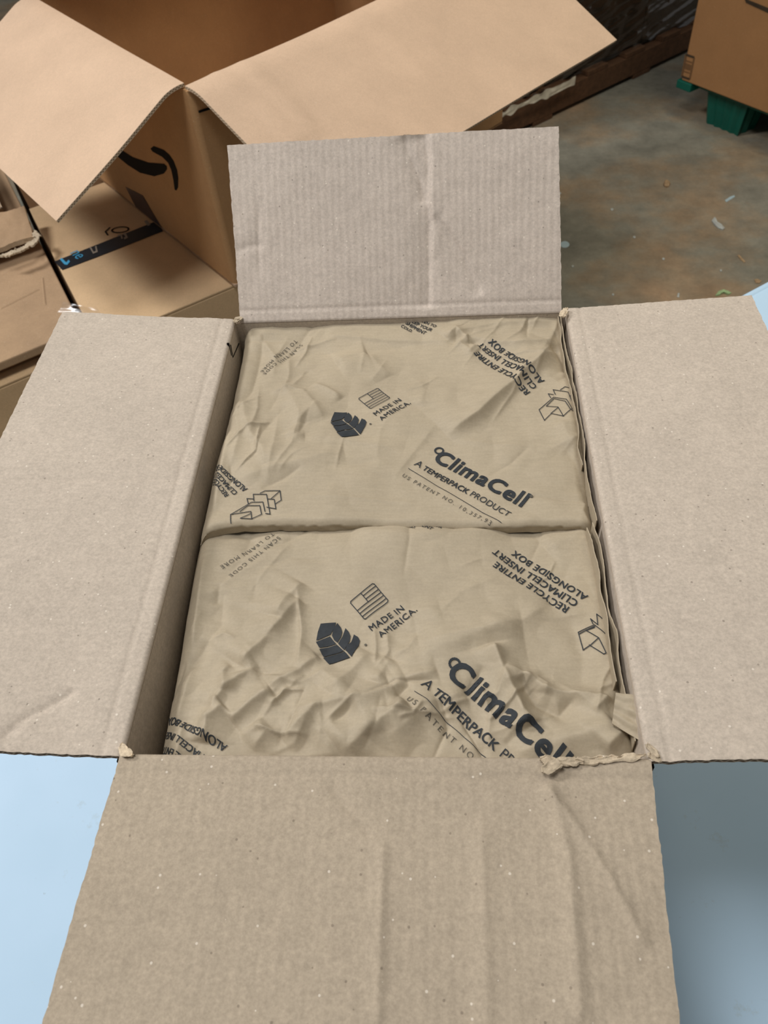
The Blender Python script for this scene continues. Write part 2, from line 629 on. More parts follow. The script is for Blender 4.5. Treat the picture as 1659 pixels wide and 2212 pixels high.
def hinge_flap(h0, h1, out, elev, L, mat, creases=(), skew=(0, 0), inset=(0.002, 0.002), nu=230, nv=92, seed=1, droop=None, label=None, r=0.004, waves=0.0004, spread=(0, 0)):
    """flap of the carton: rises out of the wall at h0-h1, bends with radius r, then runs out at elevation elev.
    creases are (pixel polyline, height, wl, wr, taper) laid out on the flap's own plane"""
    h0 = np.array([h0[0] - out[0] * TH, h0[1] - out[1] * TH, WZ - r + 0.004])
    h1 = np.array([h1[0] - out[0] * TH, h1[1] - out[1] * TH, WZ - r + 0.004])
    e = (h1 - h0) / np.linalg.norm(h1 - h0)
    out = np.array([*out, 0.0])
    up = np.array([0, 0, 1.0])
    ln = np.linalg.norm(h1 - h0)
    u = np.linspace(0, 1, nu)
    bend = math.pi / 2 - elev
    arc = r * bend
    v = np.concatenate([np.linspace(0, arc, 8)[:-1], np.linspace(arc, arc + L, nv)])
    a = np.minimum(v, arc) / r
    rr = r * (1 - np.cos(a)) + np.maximum(v - arc, 0) * math.cos(elev)
    zz = r * np.sin(a) + np.maximum(v - arc, 0) * math.sin(elev)
    nrm = -math.sin(elev) * out + math.cos(elev) * up
    p0 = h0 + out * rr[7] + up * zz[7]
    w = math.cos(elev) * out + math.sin(elev) * up
    U, Vv = np.meshgrid(u, v, indexing='ij')
    vt = np.maximum(Vv - arc, 0)
    lo = inset[0] + spread[0] * vt / L
    hi = ln - inset[1] - spread[1] * vt / L
    # ragged die-cut edges
    jag = waves * vnoise(Vv / 0.0032, Vv * 0 + seed) + 0.5 * waves * vnoise(Vv / 0.02, Vv * 0 + seed + 5)
    lo = lo + jag * np.clip(vt / 0.01, 0, 1)
    hi = hi + np.roll(jag, 3, axis=1) * np.clip(vt / 0.01, 0, 1)
    X = lo + (hi - lo) * U
    P = h0 + X[..., None] * e + np.interp(Vv, v, rr)[..., None] * out + np.interp(Vv, v, zz)[..., None] * up
    tipj = waves * 0.9 * vnoise(X / 0.0034, X * 0 + seed + 9) * (np.clip((vt - L + 0.012) / 0.012, 0, 1))
    P = P + tipj[..., None] * w
    d = np.zeros_like(X)
    for cr in creases:
        poly, h, wl, wr = cr[:4]
        tp = cr[4] if len(cr) > 4 else 0.2
        q = []
        for (x, y) in poly:
            b = on_plane(x, y, p0, nrm) - p0
            q.append((np.dot(b, e), np.dot(b, w)))
        d += crease_field(X, vt, q, h, wl, wr, tp)
    d += 0.0009 * vnoise(X / 0.06, vt / 0.05, seed) * np.clip(vt / 0.02, 0, 1)
    d += 0.00025 * vnoise(X / 0.012, vt / 0.012, seed + 2) * np.clip(vt / 0.02, 0, 1)
    # pressed score line just outside the bend
    d -= 0.0009 * np.exp(-((vt - 0.010) / 0.0016) ** 2) * np.clip(vt / 0.004, 0, 1)
    if droop is not None:
        d += droop(X / ln, vt / L)
    P = P + d[..., None] * nrm
    uv = np.stack([X, Vv], -1)
    N = grid_normals(P)
    if np.dot(N[nu // 2, -1], nrm) < 0:
        P = P[::-1]; uv = uv[::-1]; N = grid_normals(P)
    return slab('flap', P, TH * 0.9, mat, carton, uv, label=label, N=N)


def rad(d):
    return math.radians(d)


# the upright flap at the back
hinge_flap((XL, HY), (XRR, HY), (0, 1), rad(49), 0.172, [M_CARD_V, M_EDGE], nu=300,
           creases=[([(914, 283), (926, 340), (922, 420), (929, 480), (927, 560), (926, 668)], -0.0042, 0.0035, 0.013, 0.04),
                    ([(932, 283), (936, 340), (934, 420), (938, 480), (936, 560)], 0.0016, 0.005, 0.003, 0.08),
                    ([(872, 290), (884, 330), (905, 380), (922, 440)], -0.0024, 0.003, 0.008, 0.12),
                    ([(934, 466), (960, 492), (985, 532), (1003, 552), (1020, 595), (1042, 638)], -0.0026, 0.004, 0.006, 0.12),
                    ([(950, 470), (980, 500), (1004, 540), (1030, 590)], 0.0014, 0.006, 0.004, 0.2),
                    ([(500, 545), (540, 530), (575, 528)], -0.0016, 0.005, 0.004, 0.3),
                    ([(560, 420), (556, 520), (560, 600)], -0.0014, 0.004, 0.004, 0.3)],
           seed=3, label='upright flap with a creased fold down its middle', inset=(0.0095, 0.0085), spread=(-0.005, 0.005),
           droop=lambda s, t: 0.004 * t * (s - 0.5) * 2)
# the two long side flaps, nearly level
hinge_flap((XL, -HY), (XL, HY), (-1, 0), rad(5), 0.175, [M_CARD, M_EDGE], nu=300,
           creases=[([(0, 1597), (40, 1560), (62, 1545), (95, 1530), (165, 1488)], -0.0027, 0.003, 0.003, 0.1),
                    ([(0, 1038), (150, 1036), (420, 1036)], -0.0014, 0.004, 0.002, 0.1),
                    ([(0, 1002), (200, 1000), (430, 1002)], 0.0008, 0.006, 0.006, 0.1)],
           seed=11, label='level side flap beside the stacked cartons')
hinge_flap((XRR, HY), (XRR, -HY), (1, 0), rad(3), 0.174, [M_CARD, M_EDGE], nu=300,
           creases=[([(1340, 900), (1372, 878)], -0.0007, 0.002, 0.002, 0.2)],
           seed=23, label='level side flap beside the concrete floor')
# the near flap
hinge_flap((XRR, -HY), (XL, -HY), (0, -1), rad(-1), 0.178, [M_CARD_SHADED, M_EDGE], nu=260,
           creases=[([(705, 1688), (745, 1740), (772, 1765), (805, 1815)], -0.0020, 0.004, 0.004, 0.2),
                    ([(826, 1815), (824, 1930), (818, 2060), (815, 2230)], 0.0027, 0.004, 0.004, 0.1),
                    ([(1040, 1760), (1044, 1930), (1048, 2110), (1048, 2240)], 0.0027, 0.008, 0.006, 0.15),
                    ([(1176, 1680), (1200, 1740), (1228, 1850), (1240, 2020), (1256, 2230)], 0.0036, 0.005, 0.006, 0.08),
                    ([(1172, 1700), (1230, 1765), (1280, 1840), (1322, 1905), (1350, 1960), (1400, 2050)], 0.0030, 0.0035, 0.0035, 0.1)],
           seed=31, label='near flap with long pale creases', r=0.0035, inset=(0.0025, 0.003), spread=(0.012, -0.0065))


def ragged(name, pts, width, z, mat, parent, seed, tilt=0.0, thick=0.0012, label=None, zdrop=0.0):
    """torn strip of board following a line, with a frayed outline and a bumpy face"""
    pts = np.array(pts, float)
    seg = np.linalg.norm(np.diff(pts, axis=0), axis=1)
    cum = np.concatenate([[0], np.cumsum(seg)])
    nl = max(24, int(cum[-1] / 0.0012))
    t = np.linspace(0, cum[-1], nl)
    x, y = np.interp(t, cum, pts[:, 0]), np.interp(t, cum, pts[:, 1])
    tx, ty = np.gradient(x), np.gradient(y)
    l = np.hypot(tx, ty); nx, ny = -ty / l, tx / l
    nvv = 7
    P = np.zeros((nl, nvv, 3))
    ends = np.clip(np.minimum(t, cum[-1] - t) / (0.12 * cum[-1]), 0.15, 1)
    for k in range(nvv):
        s = k / (nvv - 1) * 2 - 1
        e = s * width * 0.5 * ends * (1 + 0.35 * vnoise(t / 0.006, t * 0, seed + (s > 0) * 3) + 0.3 * vnoise(t / 0.0022, t * 0, seed + 7 + (s > 0)))
        P[:, k, 0] = x + nx * e
        P[:, k, 1] = y + ny * e
        P[:, k, 2] = z + 0.0008 * vnoise(t / 0.004, t * 0 + k * 0.8, seed + 13) + tilt * e + zdrop * t / cum[-1]
    if grid_normals(P)[nl // 2, 3, 2] < 0:
        P = P[:, ::-1]
    o = slab(name, P, thick, mat, parent, label=label)
    o.data.polygons.foreach_set('use_smooth', np.zeros(len(o.data.polygons), bool))
    return o


def P2(l, z):
    return [at(x, y, z)[:2] for x, y in l]


ragged('torn_strip', P2([(1172, 1642), (1230, 1641), (1300, 1637), (1360, 1632), (1398, 1626)], ZR + 0.004), 0.0045, ZR + 0.0015, M_TORN, carton, 3, label='frayed pulpy tear along the near rim')
ragged('torn_strip', P2([(1168, 1634), (1215, 1640), (1262, 1640)], ZR + 0.007), 0.0055, ZR + 0.003, M_TORN, carton, 8)
ragged('torn_strip', P2([(1174, 1667), (1190, 1655), (1212, 1648)], ZR + 0.007), 0.0055, ZR + 0.006, M_TORN, carton, 18)
ragged('torn_strip', P2([(1398, 1606), (1412, 1618), (1424, 1634)], ZR + 0.003), 0.0035, ZR + 0.002, M_TORN, carton, 21)
ragged('torn_strip', P2([(1404, 1626), (1414, 1636), (1428, 1640)], ZR + 0.001), 0.0045, ZR + 0.001, M_TORN, carton, 25)
ragged('torn_strip', P2([(262, 1606), (268, 1622), (285, 1632)], ZR + 0.003), 0.006, ZR + 0.003, M_TORN, carton, 29)
ragged('torn_strip', P2([(505, 694), (514, 686), (520, 690)], ZR + 0.003), 0.007, ZR + 0.002, M_TORN, carton, 33)
ragged('torn_strip', P2([(1214, 684), (1220, 670), (1224, 664)], ZR + 0.004), 0.007, ZR + 0.004, M_TORN, carton, 37)

# loose tongue of board with a V-shaped slit on the left wall
xw = XL + TH + 0.0002
wn = np.array([1.0, 0, 0])
for sa, sb in (((494, 741), (500, 768)), ((498, 745), (503, 772)), ((516, 742), (503, 772))):
    pa_, pb_ = on_plane(*sa, (xw, 0, 0), wn), on_plane(*sb, (xw, 0, 0), wn)
    dd = (pb_ - pa_) / np.linalg.norm(pb_ - pa_)
    sd = np.cross(wn, dd) * 0.0006
    q4 = np.array([pa_ - sd, pb_ - sd * 0.4, pb_ + sd * 0.4, pa_ + sd])
    build('wall_slit', np.concatenate([q4 + wn * 0.0004, q4 - wn * 0.002]), [[0, 1, 2, 3], [7, 6, 5, 4], [0, 4, 5, 1], [1, 5, 6, 2], [2, 6, 7, 3], [3, 7, 4, 0]], M_BLACK, carton, label='thin dark slit in the wall')


# ------------------------------------------------------------------ paper liners
def liner_height(kind):
    """returns (height function, left edge x(y), right edge x(y), near y(x), far y(x))"""
    z0 = ZR - 0.017 if kind == 'far' else ZR - 0.027
    q = lambda l: np.array([at(x, y, z0)[:2] for x, y in l])
    if kind == 'far':
        le = q([(424, 1170), (438, 1090), (458, 1010), (478, 940), (497, 860), (513, 790), (528, 722), (534, 690)])
        re = q([(1283, 1140), (1272, 1060), (1262, 980), (1252, 900), (1240, 820), (1226, 740), (1216, 690)])
        ne = q([(410, 1162), (440, 1148), (475, 1138), (520, 1131), (600, 1128), (700, 1130), (780, 1128), (880, 1131), (1000, 1132), (1100, 1133), (1180, 1129), (1290, 1131)])
        fe = q([(520, 712), (545, 700), (580, 704), (620, 699), (700, 704), (800, 699), (880, 690), (960, 684), (1050, 686), (1140, 690), (1210, 691), (1222, 690)])
        cre = [
            ([(1204, 755), (1137, 809), (1082, 856), (1032, 903), (966, 940)], 0.0075, 0.034, 0.0065, 0.18),
            ([(700, 733), (860, 741), (965, 746), (1010, 724), (1065, 713), (1130, 708), (1205, 704)], 0.0016, 0.030, 0.003, 0.08),
            ([(1015, 738), (1060, 749), (1110, 754), (1160, 748), (1206, 737)], 0.0035, 0.012, 0.005, 0.2),
            ([(965, 742), (985, 728), (1005, 742), (1012, 752)], 0.0045, 0.007, 0.005, 0.2),
            ([(985, 748), (1015, 768), (1030, 752)], 0.0035, 0.008, 0.005, 0.2),
            ([(795, 766), (760, 775), (726, 786)], 0.0030, 0.010, 0.012, 0.2),
            ([(795, 766), (815, 790), (840, 812)], 0.0026, 0.008, 0.018, 0.3),
            ([(572, 728), (560, 780), (552, 815), (545, 840), (526, 862)], -0.0028, 0.005, 0.008, 0.15),
            ([(526, 862), (530, 903), (543, 945), (568, 976), (577, 1012)], 0.0036, 0.012, 0.006, 0.15),
            ([(520, 860), (512, 910), (520, 950), (500, 1010)], 0.0024, 0.006, 0.006, 0.2),
            ([(494, 930), (484, 990), (470, 1050), (462, 1100)], 0.0026, 0.005, 0.006, 0.2),
            ([(515, 1040), (570, 1021), (640, 1006), (700, 990), (745, 982)], 0.0036, 0.030, 0.010, 0.2),
            ([(607, 825), (632, 866), (656, 920)], 0.0034, 0.018, 0.008, 0.25),
            ([(650, 845), (680, 880), (700, 912)], 0.0030, 0.006, 0.014, 0.3),
            ([(676, 832), (705, 845), (738, 864)], 0.0026, 0.004, 0.006, 0.2),
            ([(560, 730), (585, 760), (600, 778)], 0.0022, 0.005, 0.005, 0.3),
            ([(665, 950), (740, 955), (800, 965), (872, 975)], 0.0020, 0.020, 0.006, 0.25),
            ([(645, 1072), (760, 1076), (900, 1084)], 0.0006, 0.002, 0.002, 0.2),
            ([(1150, 1069), (1200, 1074), (1262, 1078)], -0.0008, 0.002, 0.002, 0.1),
            ([(1268, 1078), (1260, 1100), (1276, 1128)], 0.0016, 0.004, 0.003, 0.1),
            ([(1210, 912), (1228, 950), (1262, 962)], 0.0028, 0.012, 0.008, 0.2),
            ([(905, 820), (918, 850), (905, 880)], 0.0020, 0.010, 0.014, 0.3),
            ([(622, 936), (640, 950), (660, 948)], 0.0022, 0.006, 0.006, 0.3),
            ([(1215, 960), (1245, 1000), (1262, 1060)], -0.0022, 0.008, 0.010, 0.2),
            ([(1195, 745), (1215, 775), (1226, 802)], -0.0030, 0.006, 0.006, 0.2)]
        seed = 5
    else:
        le = q([(334, 1660), (344, 1600), (364, 1500), (384, 1400), (403, 1290), (418, 1200), (430, 1120), (436, 1090)])
        re = q([(1385, 1660), (1374, 1580), (1350, 1480), (1330, 1380), (1312, 1290), (1298, 1210), (1284, 1140), (1278, 1090)])
        ne = q([(300, 1668), (500, 1672), (800, 1676), (1100, 1676), (1390, 1664)])
        fe = q([(420, 1085), (600, 1085), (900, 1085), (1200, 1085), (1290, 1085)])
        cre = [
            ([(648, 1300), (605, 1352), (570, 1390), (520, 1443)], 0.0050, 0.016, 0.0055, 0.15),
            ([(655, 1262), (624, 1296), (598, 1340)], 0.0042, 0.014, 0.006, 0.2),
            ([(560, 1442), (516, 1471), (486, 1498), (457, 1537)], 0.0046, 0.009, 0.005, 0.2),
            ([(692, 1422), (640, 1464), (577, 1496)], 0.0046, 0.012, 0.005, 0.2),
            ([(590, 1500), (543, 1528), (500, 1562)], 0.0058, 0.010, 0.006, 0.15),
            ([(800, 1414), (766, 1454), (712, 1510)], 0.0040, 0.016, 0.007, 0.25),
            ([(880, 1480), (790, 1518), (688, 1535), (658, 1562), (610, 1602)], 0.0060, 0.020, 0.007, 0.15),
            ([(880, 1532), (800, 1586), (738, 1634)], 0.0068, 0.020, 0.008, 0.15),
            ([(488, 1530), (452, 1559), (440, 1605)], 0.0062, 0.007, 0.008, 0.15),
            ([(490, 1500), (484, 1455), (500, 1440)], 0.0030, 0.005, 0.005, 0.25),
            ([(442, 1201), (432, 1289), (417, 1400)], 0.0022, 0.004, 0.006, 0.2),
            ([(476, 1262), (468, 1310)], -0.0014, 0.004, 0.004, 0.3),
            ([(845, 1428), (830, 1455), (814, 1488)], 0.0030, 0.010, 0.006, 0.25),
            ([(1062, 1402), (1092, 1474), (1129, 1543), (1150, 1568)], 0.0068, 0.006, 0.010, 0.10),
            ([(840, 1455), (912, 1422), (992, 1399), (1068, 1374), (1130, 1369)], 0.0050, 0.016, 0.022, 0.2),
            ([(905, 1396), (1042, 1374), (1129, 1344), (1190, 1304)], 0.0050, 0.030, 0.010, 0.2),
            ([(1090, 1450), (1140, 1467), (1180, 1494), (1250, 1504), (1335, 1518)], 0.0050, 0.004, 0.014, 0.12),
            ([(1122, 1470), (1158, 1521), (1209, 1543), (1246, 1505)], -0.0052, 0.008, 0.007, 0.15),
            ([(1130, 1468), (1160, 1468), (1182, 1482), (1176, 1502)], 0.0034, 0.004, 0.006, 0.2),
            ([(1350, 1580), (1330, 1602), (1305, 1624)], 0.0058, 0.009, 0.006, 0.2),
            ([(1110, 1630), (1180, 1605), (1260, 1590), (1330, 1566)], 0.0040, 0.014, 0.012, 0.2),
            ([(840, 1545), (930, 1526), (1008, 1506)], 0.0046, 0.010, 0.008, 0.2),
            ([(840, 1484), (890, 1472), (945, 1458)], 0.0036, 0.008, 0.007, 0.25),
            ([(840, 1600), (905, 1556), (950, 1540)], 0.0045, 0.012, 0.009, 0.25),
            ([(610, 1590), (560, 1580), (520, 1592)], 0.0028, 0.006, 0.006, 0.3),
            ([(560, 1560), (575, 1590), (545, 1620)], 0.0026, 0.006, 0.005, 0.3),
            ([(640, 1560), (700, 1590), (720, 1640)], 0.0026, 0.012, 0.008, 0.3),
            ([(760, 1520), (790, 1560), (800, 1600)], 0.0026, 0.010, 0.010, 0.3),
            ([(870, 1342), (900, 1330), (950, 1320)], 0.0016, 0.010, 0.010, 0.3),
            ([(1270, 1138), (1240, 1160), (1180, 1185)], 0.0030, 0.016, 0.010, 0.2),
            ([(500, 1140), (545, 1165), (560, 1180)], -0.0020, 0.008, 0.008, 0.25),
            ([(760, 1150), (880, 1168), (1000, 1160), (1100, 1146)], 0.0040, 0.012, 0.020, 0.25),
            ([(400, 1560), (388, 1600), (380, 1640)], 0.0030, 0.005, 0.005, 0.25),
            ([(418, 1440), (400, 1500), (380, 1560)], 0.0026, 0.006, 0.005, 0.25),
            ([(690, 1455), (730, 1490), (760, 1500)], 0.0024, 0.008, 0.008, 0.3),
            ([(1230, 1330), (1260, 1420), (1255, 1490)], -0.0026, 0.010, 0.014, 0.2)]
        seed = 17
    rs = np.random.default_rng(seed)
    zones = [((340, 900), (1420, 1640), 28, (0.0010, 0.0026)), ((880, 1340), (1500, 1650), 14, (0.0008, 0.0022)), ((400, 560), (1180, 1420), 14, (0.0006, 0.0014)), ((850, 1330), (1150, 1400), 10, (0.0004, 0.0009))] if kind == 'near' else \
            [((450, 640), (720, 1100), 26, (0.0006, 0.0018)), ((640, 1250), (700, 1110), 16, (0.0004, 0.0010)), ((1040, 1240), (690, 830), 14, (0.0008, 0.0018))]
    for (xa, xb), (ya, yb), cnt, (ha, hb) in zones:
        for _ in range(cnt):
            x0, y0 = rs.uniform(xa, xb), rs.uniform(ya, yb)
            ang = rs.normal(-0.75, 0.5)
            ln_ = rs.uniform(50, 190)
            k_ = rs.normal(0, 0.35)
            x1, y1 = x0 + ln_ * 0.5 * math.cos(ang), y0 + ln_ * 0.5 * math.sin(ang)
            x2, y2 = x1 + ln_ * 0.5 * math.cos(ang + k_), y1 + ln_ * 0.5 * math.sin(ang + k_)
            wa = rs.uniform(0.0014, 0.006)
            cre.append(([(x0, y0), (x1, y1), (x2, y2)], rs.choice([-1, 1, 1]) * rs.uniform(ha, hb), wa, wa * rs.uniform(0.35, 1.2), 0.3))
    # all folds are listed west to east, so the second width is always the side facing the near right
    cre = [((c_[0][::-1] if c_[0][-1][0] < c_[0][0][0] else c_[0]), *c_[1:]) for c_ in cre]
    srt = lambda a, c: a[np.argsort(a[:, c])]
    le, re, ne, fe = srt(le, 1), srt(re, 1), srt(ne, 0), srt(fe, 0)
    xl = lambda y: np.interp(y, le[:, 1], le[:, 0])
    xr = lambda y: np.interp(y, re[:, 1], re[:, 0])
    yn = lambda x: np.interp(x, ne[:, 0], ne[:, 1])
    yf = lambda x: np.interp(x, fe[:, 0], fe[:, 1])
    polys = [([at(px, py, z0)[:2] for px, py in c[0]], c[1] * 1.6, c[2], c[3], c[4]) for c in cre]

    def H(x, y):
        x = np.asarray(x, float); y = np.asarray(y, float)
        z = np.full(x.shape, z0)
        for pl in polys:
            z = z + crease_field(x, y, *pl)
        # broad pillowing and small crumples
        z = z + 0.0022 * vnoise(x / 0.055, y / 0.05, seed) + 0.0009 * vnoise(x / 0.02 + y / 0.05, y / 0.022, seed + 1)
        fac = np.abs(vnoise(x / 0.026 + 3 * y, y / 0.03, seed + 4))
        z = z + 0.0012 * (fac - 0.3)
        front = np.clip((-0.03 - y) / 0.15, 0, 1) if kind == 'near' else 0.25
        z = z + front * 0.0011 * (np.abs(vnoise(x / 0.015 - y / 0.03, y / 0.014 + x / 0.03, seed + 6)) - 0.3)
        dl, dr = x - xl(y), xr(y) - x
        z = z - 0.011 * np.clip(1 - dl / 0.012, 0, 1) ** 2.2 - 0.007 * np.clip(1 - dr / 0.010, 0, 1) ** 2
        df, dn = yf(x) - y, y - yn(x)
        if kind == 'far':
            z = z + 0.009 * np.clip(1 - df / 0.045, 0, 1) - 0.004 * np.clip(1 - df / 0.005, 0, 1) ** 2 - 0.004 * np.clip(1 - dn / 0.006, 0, 1) ** 2
        else:
            z = z - 0.010 * np.clip(1 - dn / 0.030, 0, 1) ** 2 + 0.004 * np.exp(-((x / 0.10) ** 2 + ((y + 0.05) / 0.07) ** 2))
            z = z - 0.005 * np.exp(-(df - 0.02) / 0.016) * (df < 0.2)
        return z
    return H, xl, xr, yn, yf


def make_liner(kind, label):
    H, xl, xr, yn, yf = liner_height(kind)
    nu, nv = 380, 300
    s = np.linspace(0, 1, nu)[:, None] * np.ones((1, nv))
    t = np.ones((nu, 1)) * np.linspace(0, 1, nv)[None, :]
    x = -0.15 + 0.3 * s
    y = yn(x) + (yf(x) - yn(x)) * t
    for _ in range(6):
        x = xl(y) + (xr(y) - xl(y)) * s
        y = yn(x) + (yf(x) - yn(x)) * t
    P = np.stack([x, y, H(x, y)], -1)
    root = thing('paper_liner', label, 'paper liner', (float(x.mean()), float(y.mean()), ZB + TH), 'insulating paper liners in the carton')
    # sheet with skirts hanging into the carton
    rows = [P.reshape(-1, 3)]
    F = grid_faces(nu, nv)
    idx = np.arange(nu * nv).reshape(nu, nv)
    start = nu * nv
    cx, cy = x.mean(), y.mean()
    deep = 0.10
    for loop, drop in ((idx[:, 0], 0.008 if kind == 'far' else deep), (idx[-1, :], deep), (idx[::-1, -1], deep if kind == 'far' else 0.02), (idx[0, ::-1], deep)):
        top = rows[0][loop]
        k = len(loop)
        prev = loop
        for j, f in enumerate((0.15, 0.5, 1.0)):
            q = top.copy()
            q[:, 2] -= drop * f
            wv = 0.0012 * vnoise(np.arange(k) / 6.0, np.full(k, j * 1.7), 3)
            q[:, 0] += wv + (0.0006 if f < 0.3 else 0) * np.sign(q[:, 0] - cx)
            q[:, 1] += wv * 0.5
            rows.append(q)
            cur = np.arange(start, start + k)
            for a in range(k - 1):
                F.append([int(prev[a]), int(cur[a]), int(cur[a + 1]), int(prev[a + 1])])
            prev = cur
            start += k
    sheet = build('paper_sheet', np.concatenate(rows), F, M_PAPER, root, smooth=True)
    return root, sheet, H, (xl, xr, yn, yf)


far_root, far_sheet, HF, BF = make_liner('far', 'printed brown paper liner at the upright flap, its folded edge on top')
near_root, near_sheet, HN, BN = make_liner('near', 'printed wrinkled brown paper liner nearest the torn rim')

# ---- printing on the liners ----------------------------------------------------
_font_cache = {}


def text_mesh(txt, bold=0.0, spacing=1.0):
    key = (txt, bold, spacing)
    if key in _font_cache:
        return _font_cache[key]
    cu = bpy.data.curves.new('lettering', 'FONT')
    cu.body = txt
    cu.size = 1.0
    cu.space_character = spacing
    cu.resolution_u = 4
    o = bpy.data.objects.new('lettering', cu)
    COL.objects.link(o)
    dg = bpy.context.evaluated_depsgraph_get()
    me = bpy.data.meshes.new_from_object(o.evaluated_get(dg))
    V = np.array([v.co[:2] for v in me.vertices])
    F = [list(p.vertices) for p in me.polygons]
    bpy.data.objects.remove(o)
    bpy.data.curves.remove(cu)
    bpy.data.meshes.remove(me)
    if bold:
        # heavier strokes: the same line struck four times, slightly apart
        b_ = bold * 1.1
        n0 = len(V)
        F = [[i + k * n0 for i in f] for k in range(4) for f in F]
        V = np.concatenate([V + d_ for d_ in ((b_, b_), (-b_, b_), (b_, -b_), (-b_, -b_))])
    V[:, 0] -= V[:, 0].min()
    _font_cache[key] = (V, F)
    return V, F


def drape(name, V2, F, H, bounds, mat, parent, lift=0.0008, step=0.0028, label=None):
    """lay a flat printed shape on the paper: cut it on a fine grid and follow the surface"""
    bm = bmesh.new()
    vs = [bm.verts.new((x, y, 0)) for x, y in V2]
    for f in F:
        try:
            bm.faces.new([vs[i] for i in f])
        except ValueError:
            pass
    lo, hi = V2.min(0), V2.max(0)
    for ax in (0, 1):
        nrm = (1, 0, 0) if ax == 0 else (0, 1, 0)
        c = math.ceil(lo[ax] / step) * step
        while c < hi[ax]:
            co = (c, 0, 0) if ax == 0 else (0, c, 0)
            bmesh.ops.bisect_plane(bm, geom=list(bm.verts) + list(bm.edges) + list(bm.faces), plane_co=co, plane_no=nrm, dist=1e-7)
            c += step
    bmesh.ops.triangulate(bm, faces=list(bm.faces))
    bm.verts.index_update()
    A = np.array([v.co[:2] for v in bm.verts])
    FF = [[v.index for v in f.verts] for f in bm.faces]
    bm.free()
    xl, xr, yn, yf = bounds
    ok = (A[:, 0] > xl(A[:, 1]) + 0.0005) & (A[:, 0] < xr(A[:, 1]) - 0.0005) & (A[:, 1] > yn(A[:, 0]) + 0.0005) & (A[:, 1] < yf(A[:, 0]) - 0.0005)
    FF2 = []
    for f in FF:
        if all(ok[i] for i in f):
            a, b, c = (A[i] for i in f)
            if (b[0] - a[0]) * (c[1] - a[1]) - (b[1] - a[1]) * (c[0] - a[0]) < 0:
                f = f[::-1]
            FF2.append(f)
    if not FF2:
        return None
    used = sorted({i for f in FF2 for i in f})
    mp = {o_: n_ for n_, o_ in enumerate(used)}
    A = A[used]
    FF2 = [[mp[i] for i in f] for f in FF2]
    Z = H(A[:, 0], A[:, 1]) + lift
    return build(name, np.column_stack([A, Z]), FF2, mat, parent, smooth=True, label=label)


def lettering(txt, s, e, H, bounds, parent, zplane, bold=0.0, spacing=1.0, mat=None, frac=1.0):
    """one printed line; s and e are the ends of its baseline"""
    V, F = text_mesh(txt, bold, spacing)
    a, b = at(*s, zplane)[:2], at(*e, zplane)[:2]
    d = (b - a)
    wdt = V[:, 0].max() * frac
    k = np.linalg.norm(d) / wdt
    d = d / np.linalg.norm(d)
    nn = np.array([-d[1], d[0]])
    W2 = a + np.outer(V[:, 0] * k, d) + np.outer(V[:, 1] * k, nn)
    return drape('printed_text', W2, F, H, bounds, mat or M_INK, parent)


def strokes(lines, width):
    V, F = [], []
    for ln in lines:
        ln = [np.array(p, float) for p in ln]
        for a, b in zip(ln[:-1], ln[1:]):
            d = b - a
            L = np.linalg.norm(d)
            if L < 1e-6:
                continue
            d /= L
            nn = np.array([-d[1], d[0]]) * width / 2
            i = len(V)
            V += [a - nn - d * width * 0.4, b - nn + d * width * 0.4, b + nn + d * width * 0.4, a + nn - d * width * 0.4]
            F.append([i, i + 1, i + 2, i + 3])
    return np.array(V), F


ZF_, ZN_ = ZR - 0.016, ZR - 0.024
A5 = lambda l: [(440 + x / 3.607, 640 + y / 3.607) for x, y in l]
A6 = lambda l: [(860 + x / 3.607, 640 + y / 3.607) for x, y in l]


